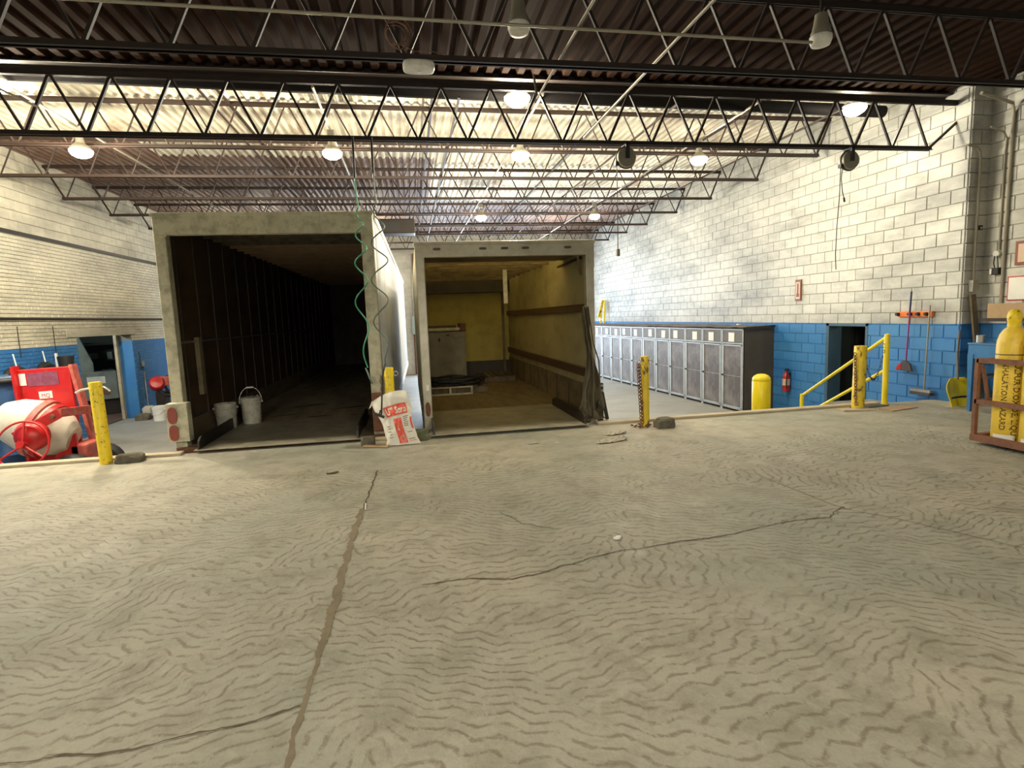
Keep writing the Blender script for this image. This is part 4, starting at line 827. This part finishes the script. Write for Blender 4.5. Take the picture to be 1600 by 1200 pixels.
t = thing('picture_frame', 'dark red framed notice at the right edge above the whiteboard', 'frame', (NX - .01, 6.38, 2.0)); MB().box(-.025, 0, -.28, .30, 0, .33).ob('frame', m_copper, t); MB().box(-.028, -.025, -.24, .26, .04, .29).ob('sheet', m_signw, t)
t = thing('notice_board', 'white notice board with thin red frame at the right edge', 'board', (NX - .01, 6.3, 1.51)); MB().box(-.02, 0, -.6, .46, 0, .34).ob('frame', m_extred, t); MB().box(-.023, -.02, -.585, .445, .015, .325).ob('board_face', m_paper, t)
t = thing('cardboard_box', 'tan cardboard carton on the steel shelf at the right edge, upper one', 'box', (8.1, 6.2, 1.28)); MB().box(-.25, .25, -.35, .35, 0, .2).ob('carton', m_card, t, bev=.005); MB().box(-.255, .255, -.02, .02, .195, .203).ob('tape', m_signw, t)
t = thing('wall_shelf', 'dark shelf on the right wall carrying the cardboard carton', 'shelf', (8.1, 6.1, 1.2)); MB().box(-.3, .34, -.9, .50, .04, .08).ob('board', m_dark, t); MB().box(.30, .34, -.5, -.46, -.2, .04).box(.30, .34, .3, .34, -.2, .04).ob('bracket', m_dark, t)
t = thing('wood_plank', 'brown wooden plank standing against the dark wall corner', 'plank', (8.28, 6.95, 0)); MB().bar((.03, -.02, 0), (-.06, .14, 1.62), .09, .03).ob('board', m_wood, t)
# blue table
t = thing('work_table', 'blue steel table with tapered leg against the wall behind the yellow cylinders', 'table', (8.0, 6.02, 0))
MB().box(-.42, .42, -.75, .55, .93, .955).ob('table_top', m_blue, t, bev=.006); MB().box(-.41, -.38, -.74, .54, .74, .93).ob('apron', m_blue, t); MB().box(-.38, .4, .50, .54, .74, .93).ob('apron', m_blue, t)
for x in (-.38, .38):
    for y in (.50, -.70): MB().add([(x - .04, y - .04, .8), (x + .04, y - .04, .8), (x + .04, y + .04, .8), (x - .04, y + .04, .8), (x - .02, y - .02, 0), (x + .02, y - .02, 0), (x + .02, y + .02, 0), (x - .02, y + .02, 0)], [(0, 1, 2, 3), (7, 6, 5, 4), (0, 4, 5, 1), (1, 5, 6, 2), (2, 6, 7, 3), (3, 7, 4, 0)]).ob('leg', m_blue, t)
MB().box(-.36, .36, -.7, .46, .50, .52).ob('lower_shelf', m_dark, t)
t = thing('can', 'small dark open tin standing on the far corner of the blue table', 'can', (7.68, 6.47, .957)); MB().lathe([(0, 0), (.05, 0), (.05, .10), (.046, .10), (.045, .01), (0, .01)], 18).ob('tin', m_galv, t, smooth='auto')
t = thing('white_jar', 'white jar with red label on the blue table behind the cylinder cap', 'jar', (7.75, 6.05, .957)); MB().lathe([(0, 0), (.06, 0), (.06, .2), (.04, .24), (.04, .27), (0, .27)], 18).ob('jar_body', m_paper, t, smooth='auto'); MB().lathe([(.061, .06), (.061, .16)], 18).ob('red_label', m_extred, t)
t = thing('snow_pusher', 'yellow plastic snow shovel leaning upside up against the dark corner', 'shovel', (7.90, 6.80, .0))
def shov(u, v):
    x = (u - .5); hw = .25 * (1 - max(0, v - .55) ** 2 * 2.6); return (x * 2 * hw, .05 * (1 - (2 * x) ** 2) + .16 * v, .01 + .40 * v)
o = MB().grid(12, 14, shov).ob('blade', m_yelclean, t, smooth=True); sm = o.modifiers.new('s', 'SOLIDIFY'); sm.thickness = .008
MB().grid(10, 2, lambda u, v: ((u - .5) * .46, .065 * (1 - (2 * u - 1) ** 2) + .16 * (.28 + .05 * v) - .02, .01 + .40 * (.28 + .06 * v))).ob('wear_strip', m_black, t)
MB().grid(8, 4, lambda u, v: (-.12 + .24 * u, .02 + .05 * v - .02, .01 + .11 * v)).ob('blade_step', m_yelclean, t); MB().tube([(0, .16, .38), (.06, .24, .75), (.10, .26, 1.1)], .014, 8).ob('handle', m_wood, t)
# cylinder rack
t = thing('cylinder_rack', 'rusty steel cage rack holding yellow gas cylinders at the right edge', 'rack', (5.92, 5.0, 0))
X1, Y1 = .62, -1.6; zb = .05
for x in (0, X1):
    for y in (0, Y1): MB().box(x - .02, x + .02, y - .02, y + .02, zb, .92).ob('corner_post', m_rust, t)
for z in (.88, .44):
    MB().box(-.02, .02, Y1, 0, z, z + .05).ob('side_rail', m_rust, t); MB().box(X1 - .02, X1 + .02, Y1, 0, z, z + .05).ob('side_rail', m_rust, t); MB().box(0, X1, -.02, .02, z, z + .04).ob('end_rail', m_rust, t)
MB().box(-.03, .03, Y1, .02, zb - .01, zb + .06).box(X1 - .03, X1 + .03, Y1, .02, zb - .01, zb + .06).box(0, X1, -.03, .03, zb - .01, zb + .06).ob('base_channel', m_rust, t)
MB().box(0, X1, Y1, 0, zb - .01, zb + .005).ob('base_plate', m_dark, t)
for y in (-.25, Y1 + .2): MB().box(.05, X1 - .05, y - .05, y + .05, 0, zb - .01).ob('skid', m_dark, t)
MB().bar((.06, -.0, .85), (.16, -.0, .46), .03, .02).ob('brace', m_rust, t)
def cylinder(x, y, label, cap=True, lines=True):
    t = thing('gas_cylinder', label, 'cylinder', (x, y, .058), 0, 'yellow gas cylinders in the rusty rack'); r = .132; H = 1.0
    MB().lathe([(0, 0), (r * .9, 0), (r, .02), (r, H), (r * .97, H + .05), (r * .83, H + .12), (r * .6, H + .17), (.052, H + .195), (.052, H + .20), (0, H + .20)], 40).ob('tank', m_yelcyl, t, smooth='auto')
    MB().lathe([(0, H + .20), (.056, H + .20), (.056, H + .25), (.060, H + .26), (.062, H + .31), (.05, H + .355), (.02, H + .375), (0, H + .378)], 24).ob('valve_cap', m_yel, t, smooth='auto')
    MB().lathe([(r + .0008, H - .09), (r + .0012, H - .085), (r + .0008, H - .08)], 40).ob('seam_mark', m_stencil, t)
    toc = math.atan2(-y, -x)
    def wrap(a0_):
        # reading downward: text x -> -z, text y -> to the right seen from outside
        return lambda tx, ty: Vector(((r + .0015) * math.cos(toc + a0_ + ty / r), (r + .0015) * math.sin(toc + a0_ + ty / r), 0)) + Vector((0, 0, H - .14 - tx))
    if lines:
        lettering('SULFUR DIOXIDE, LIQUID', .074, wrap(.22), m_stencil, t, bold=.025); lettering('INHALATION HAZARD', .070, wrap(-.50), m_stencil, t, bold=.02)
    vs = []
    for i in range(13):
        a = toc - .95 + i * .12; vs += [((r + .002) * math.cos(a), (r + .002) * math.sin(a), .02), ((r + .002) * math.cos(a), (r + .002) * math.sin(a), .085)]
    lb = MB().add(vs, [(2 * i, 2 * i + 2, 2 * i + 3, 2 * i + 1) for i in range(12)]).ob('diamond_label', m_paper, t)
    return t
cylinder(6.095, 4.80, 'yellow gas cylinder nearest the picture centre in the rusty rack, stencilled in black'); cylinder(6.095, 4.52, 'yellow gas cylinder cut by the right edge, second in the rusty rack')
cylinder(6.37, 4.80, 'yellow gas cylinder in the back row of the rusty rack, mostly hidden', lines=False)
# ------------------------------------------------------------ left side
t = thing('concrete_mixer', 'red concrete mixer with cream plastic drum and round handwheel', 'mixer', (-5.45, 9.35, LZ))
ax = T(.10, -.12, .98, ry=-66) @ Matrix.Scale(1.10, 4)
MB().lathe([(0, -.36), (.16, -.36), (.28, -.22), (.36, -.02), (.36, .06)], 32, ax).ob('drum_base', m_poly, t, smooth='auto')
MB().lathe([(.36, .06), (.36, .14), (.30, .36), (.20, .52), (.185, .52), (.28, .36), (.34, .12)], 32, ax).ob('drum_mouth', m_poly, t, smooth='auto')
MB().lathe([(.365, .02), (.395, .02), (.395, .09), (.365, .09)], 32, ax).ob('drum_band', m_pink, t, smooth='auto')
MB().lathe([(.345, -.09), (.372, -.09), (.372, -.02), (.345, -.02)], 32, ax).ob('gear_ring', m_red, t, smooth='auto')
MB().box(-.36, .36, .28, .34, .35, 1.86, T(0, 0, 0, ry=-2)).ob('housing_panel', m_red, t, bev=.01)
MB().box(-.38, -.34, .20, .34, .35, 1.92, T(0, 0, 0, ry=-2)).ob('panel_flange', m_red, t); MB().bar((.36, .26, 1.90), (.60, .22, .28), .05, .14).ob('panel_flange', m_pink, t)
PM = T(0, 0, 0, ry=-2)
MB().box(-.33, -.24, .274, .279, 1.62, 1.80, PM).ob('white_sticker', m_paper, t); MB().box(-.22, .20, .274, .279, 1.60, 1.80, PM).ob('faded_sticker', M('faded_purple_print', (.22, .05, .09), .5, col2=(.3, .1, .2), amt=.7, scale=14), t)
MB().box(-.10, .08, .274, .279, 1.40, 1.51, PM).ob('logo_plate', m_paper, t); lettering('MQ', .09, lambda x, y: PM @ Vector((-.07 + x * .85, .272, 1.415 + y)), m_extred, t)
MB().bar((.02, -.64, .98), (.52, -.50, 1.26), .05, .14, (0, 0, 1)).ob('yoke_arm', m_red, t, bev=.008); MB().bar((.52, -.50, 1.26), (.54, .25, 1.2), .05, .12).ob('yoke_arm', m_pink, t); MB().lathe([(0, 0), (.035, 0), (.03, .03), (0, .03)], 12, T(.46, -.55, 1.22, rx=90)).ob('pivot_bolt', m_rust, t)
MB().lathe([(0, -.10), (.20, -.10), (.21, .0), (.16, .08), (.05, .12), (0, .12)], 24, T(.22, -.66, .98, rx=90)).ob('gear_cover', m_red, t, smooth='auto')
hw = T(.23, -.86, .90, rx=72)
MB().torus(.32, .014, hw, 36, 8).ob('handwheel', m_red, t, smooth=True)
for a in (90, 215, 325): MB().tube([hw @ Vector((0, 0, 0)), hw @ Vector((.32 * math.cos(math.radians(a)), .32 * math.sin(math.radians(a)), 0))], .013, 8).ob('spoke', m_red, t)
MB().lathe([(0, -.05), (.05, -.05), (.05, .06), (0, .06)], 16, hw).ob('hub', m_red, t)
MB().box(-.45, .50, -.45, -.38, .26, .34).box(-.45, .50, .22, .30, .26, .34).box(.42, .50, -.45, .30, .26, .34).box(-.45, -.38, -.45, .3, .26, .34).ob('base_frame', m_red, t)
MB().prism([(-.10, .3), (.25, .3), (.42, .62), (.40, .95), (.30, .95)], .05, Matrix(((1, 0, 0, .12), (0, 0, 1, -.20), (0, 1, 0, -.05), (0, 0, 0, 1)))).ob('side_bracket', m_red, t, bev=.006)
for x in (-.30,): 
    for y in (-.4, .25): MB().box(x - .03, x + .03, y - .03, y + .03, 0, .28).ob('stand_leg', m_red, t)
for y in (-.42, .38):
    o = MB().lathe([(.16, -.07), (.28, -.08), (.32, -.05), (.32, .05), (.28, .08), (.16, .07)], 24, T(.56, y, .32, rx=90)).ob('wheel', m_black, t, smooth='auto'); MB().lathe([(0, -.04), (.16, -.06), (.16, .06), (0, .04)], 16, T(.56, y, .32, rx=90)).ob('rim', m_galv, o)
MB().tube([(.56, -.42, .32), (.56, .38, .32)], .02, 8).ob('axle', m_red, t); MB().box(.42, .66, -.2, .2, .40, .74).ob('motor', m_pink, t, bev=.03)
# crumpled sacks under mixer
def lump(x, y, z, sx, sy, sz, lab, mat, name, cat, sd): return rock(x, y, z, sx, sy, sz, lab, mat, name, cat, sd)
lump(-5.1, 8.55, LZ, .22, .14, .28, 'pale crumpled sack on the lower floor before the mixer wheels', m_bag, 'crumpled_sack', 'bag', 31)
# blue barrel, hanging tyres
t = thing('plastic_barrel', 'dark blue plastic barrel behind the red mixer at the left edge', 'barrel', (-6.32, 10.05, LZ))
MB().lathe([(0, 0), (.27, 0), (.30, .03), (.30, .42), (.315, .45), (.30, .48), (.30, 1.0), (.315, 1.03), (.30, 1.06), (.29, 1.42), (.26, 1.46), (0, 1.46)], 32).ob('barrel_body', m_navy, t, smooth='auto'); MB().lathe([(0, 0), (.04, 0), (.04, .03), (0, .03)], 12, T(.12, 0, 1.46)).ob('bung', m_black, t); MB().torus(.30, .035, T(0, 0, 1.40), 32, 8).ob('rim', m_black, t, smooth=True); t.scale = (1.2, 1.2, 1.2)
def tyre(x, y, z, r, lab, sep=.07):
    t = thing('tyre', lab, 'tyre', (x, y, z), 0, 'tyres hung on the left blue wall'); MB().torus(r, sep, T(ry=82), 32, 12).ob('tread', m_black, t, smooth=True)
    MB().tube([(-.05, 0, r + .28), (-.02, 0, r + .05)], .012, 6).ob('hook', m_paper, t)
tyre(LX + .16, 11.95, .55, .36, 'large black tyre on the blue wall behind the mixer, leftmost'); tyre(LX + .14, 12.85, .68, .24, 'smaller tyre on the blue wall directly above the red mixer')
t = thing('hanging_cable', 'black cord hanging down the left wall, left of two', 'cord', (LX + .03, 12.3, 1.2)); MB().tube([(0, 0, .5), (0, 0, -.1)], .008, 6).ob('cord', m_black, t)
t = thing('hanging_cable', 'black cord hanging down the left wall, right of two', 'cord', (LX + .03, 13.4, 1.2)); MB().tube([(0, 0, .5), (0, 0, -.1)], .008, 6).ob('cord', m_black, t)
t = thing('dark_pail', 'black pail hung on the blue wall left of the doorway', 'bucket', (LX + .22, 13.35, .78)); MB().lathe([(0, 0), (.12, 0), (.15, .28), (.14, .28), (.11, .01), (0, .01)], 20).ob('pail_body', m_black, t, smooth='auto'); MB().box(-.19, -.15, -.02, .02, .05, .35).ob('hanger', m_paper, t)
# left doorway: frame, room, machine
fr = MB().box(LX - .35, LX - .28, 14.25, 14.33, LZ, 1.44).box(LX - .40, LX - .33, 16.69, 16.80, LZ, 1.44).ob('door_2', m_trimcream, kind='structure')
MB().box(-11.5, LX - .34, 12.5, 20, LZ - .05, LZ).ob('floor', m_redfloor, kind='structure')
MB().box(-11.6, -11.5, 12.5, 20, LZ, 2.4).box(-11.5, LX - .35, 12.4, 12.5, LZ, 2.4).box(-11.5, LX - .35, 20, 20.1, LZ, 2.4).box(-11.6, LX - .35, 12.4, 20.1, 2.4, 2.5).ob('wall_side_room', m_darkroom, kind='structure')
light('side_room_lamp', 'POINT', (-8.9, 15.2, 2.1), 130, (.9, 1, .95), shadow_soft_size=.2)
t = thing('shop_machine', 'grey-green workshop machine with stickers seen through the left doorway', 'machine', (-9.3, 17.5, LZ), 28)
MB().prism([(-.75, .9), (-.75, 2.05), (-.55, 2.25), (.25, 2.25), (.5, 1.5), (.5, .9)], .8, Matrix(((1, 0, 0, 0), (0, 0, 1, 0), (0, 1, 0, 0), (0, 0, 0, 1)))).ob('column', m_machine, t, bev=.03)
MB().box(-.2, 1.0, -.15, .7, .45, 1.25).ob('control_cabinet', m_machine, t, bev=.02); MB().box(-.8, 1.1, .0, .9, 0, .45).ob('base', m_dark, t, bev=.02); MB().box(-.5, 0, -.3, .0, .55, .9).ob('work_head', m_dark, t, bev=.03)
MB().box(-.60, -.20, -.012, 0, 1.55, 1.82).ob('red_plate', m_extred, t); MB().box(-.42, -.12, -.014, 0, 1.35, 1.52).ob('white_plate', m_white, t); MB().box(.30, .72, -.164, -.15, .92, 1.12).ob('white_plate', m_white, t); MB().box(.40, .80, -.164, -.15, .60, .74).ob('orange_plate', m_rust, t)
for k, (x, z) in enumerate(((-.05, 1.5), (.1, 1.2), (.15, .95))): MB().lathe([(0, 0), (.03, 0), (.03, .03), (0, .03)], 10, T(x, -.15 if z < 1.3 else 0, z, rx=90)).ob('knob', m_black, t)
t = thing('parts_rack', 'dark rack of stacked parts behind the machine in the left room', 'rack', (-9.3, 19.3, LZ))
for z in (.5, 1.0, 1.5, 2.0): MB().box(-.9, 1.2, -.2, .3, z, z + .04).ob('shelf', m_dark, t)
for i in range(10): MB().box(-.8 + .19 * i, -.66 + .19 * i, -.18, .2, .54 + .5 * (i % 3), .70 + .5 * (i % 3) + .01 * i).ob('stored_part', m_machine if i % 2 else m_galv, t)
for x in (-.9, 1.17): MB().box(x, x + .03, -.2, .3, 0, 2.05).ob('upright', m_dark, t)
# red blower with hoses
t = thing('hose_machine', 'round red machine wrapped in black hoses beside the blue wall', 'machine', (-6.95, 17.2, LZ + .1))
MB().box(-.12, .12, -.15, .15, .0, .55).ob('stand', m_dark, t); MB().lathe([(0, -.16), (.16, -.16), (.19, -.12), (.19, .12), (.15, .17), (0, .19)], 24, T(-.05, -.15, .78, rx=70, rz=20)).ob('red_tank', m_red, t, smooth='auto')
MB().lathe([(0, 0), (.12, 0), (.15, .22), (.12, .25), (0, .25)], 20, T(.12, .0, .72)).ob('red_hopper', m_pink, t, smooth='auto')
for k in range(6): MB().torus(.24 + .03 * (k % 3), .022, T(.22 + .03 * k, .05 * k - .1, .68 + .03 * (k % 2), rx=80 + 6 * k, rz=20), 28, 7).ob('hose_loop', m_black, t, smooth=True)
MB().tube([(.3, -.1, .5), (.45, -.3, .25), (.6, -.5, -.0)], .022, 7).ob('hose_tail', m_black, t, smooth=True); MB().box(-.15, .15, -.18, .18, -.1, 0).ob('foot', m_dark, t)
t = thing('dust_pan', 'grey long-handled pan leaning by the left doorway', 'dustpan', (-7.15, 16.75, LZ)); MB().box(-.10, .10, -.12, .12, 0, .30, T(rx=12)).ob('pan', m_poly, t, bev=.01); MB().tube([(0, 0, .28), (-.14, .3, 1.25)], .010, 6).ob('handle', m_galv, t)
t = thing('switch_box', 'small grey wall switch box with black cord right of the left doorway', 'switch', (LX + .03, 17.15, .55)); MB().box(0, .05, -.05, .05, 0, .14).ob('body', m_galv, t); MB().tube([(.02, -.15, .4), (.03, -.1, -.1), (.03, 0, .05), (.03, -.05, -.9)], .01, 6).ob('cord', m_black, t)
rock(-7.12, 16.35, LZ, .22, .2, .12, 'pile of broken plaster at the foot of the left wall', m_rock, 'rubble_heap', 'rubble', 41)
# ------------------------------------------------------------ far wall pipes between the trailers
t = thing('electrical_panel', 'grey-green electrical box with conduits on the far wall between trailers', 'panel', (.30, 25.02, LZ))
MB().box(-.22, .22, -.1, .16, 1.75, 2.55).ob('box', M('pale_green_box', (.34, .42, .40), .5), t, bev=.02)
for k, x in enumerate((-.12, -.02, .1, .2)): MB().tube([(x, .0, 2.5), (x, .0, 5.2)], .03, 8).ob('conduit', m_rust if k % 2 else m_galv, t)
for k, x in enumerate((-.12, .0, .12)): MB().tube([(x, .02, .02), (x, .02, 1.8)], .04, 8).ob('conduit', m_rust, t)
MB().lathe([(0, 0), (.12, 0), (.12, .08), (0, .08)], 16, T(.05, -.1, 1.68, rx=90)).ob('meter', m_galv, t)
t = thing('loft_unit', 'dark box unit hung from the roof above the left trailer edge', 'heater', (-.42, 16.8, 3.98)); MB().box(-.78, .72, -.3, .3, 0, .40).ob('casing', m_dark, t, bev=.02); MB().box(-.3, .3, -.31, -.3, .08, .30).ob('grille', m_black, t)
for x in (-.6, .6): MB().box(x - .01, x + .01, -.01, .01, .40, 1.1).ob('hanger_rod', m_dark, t)
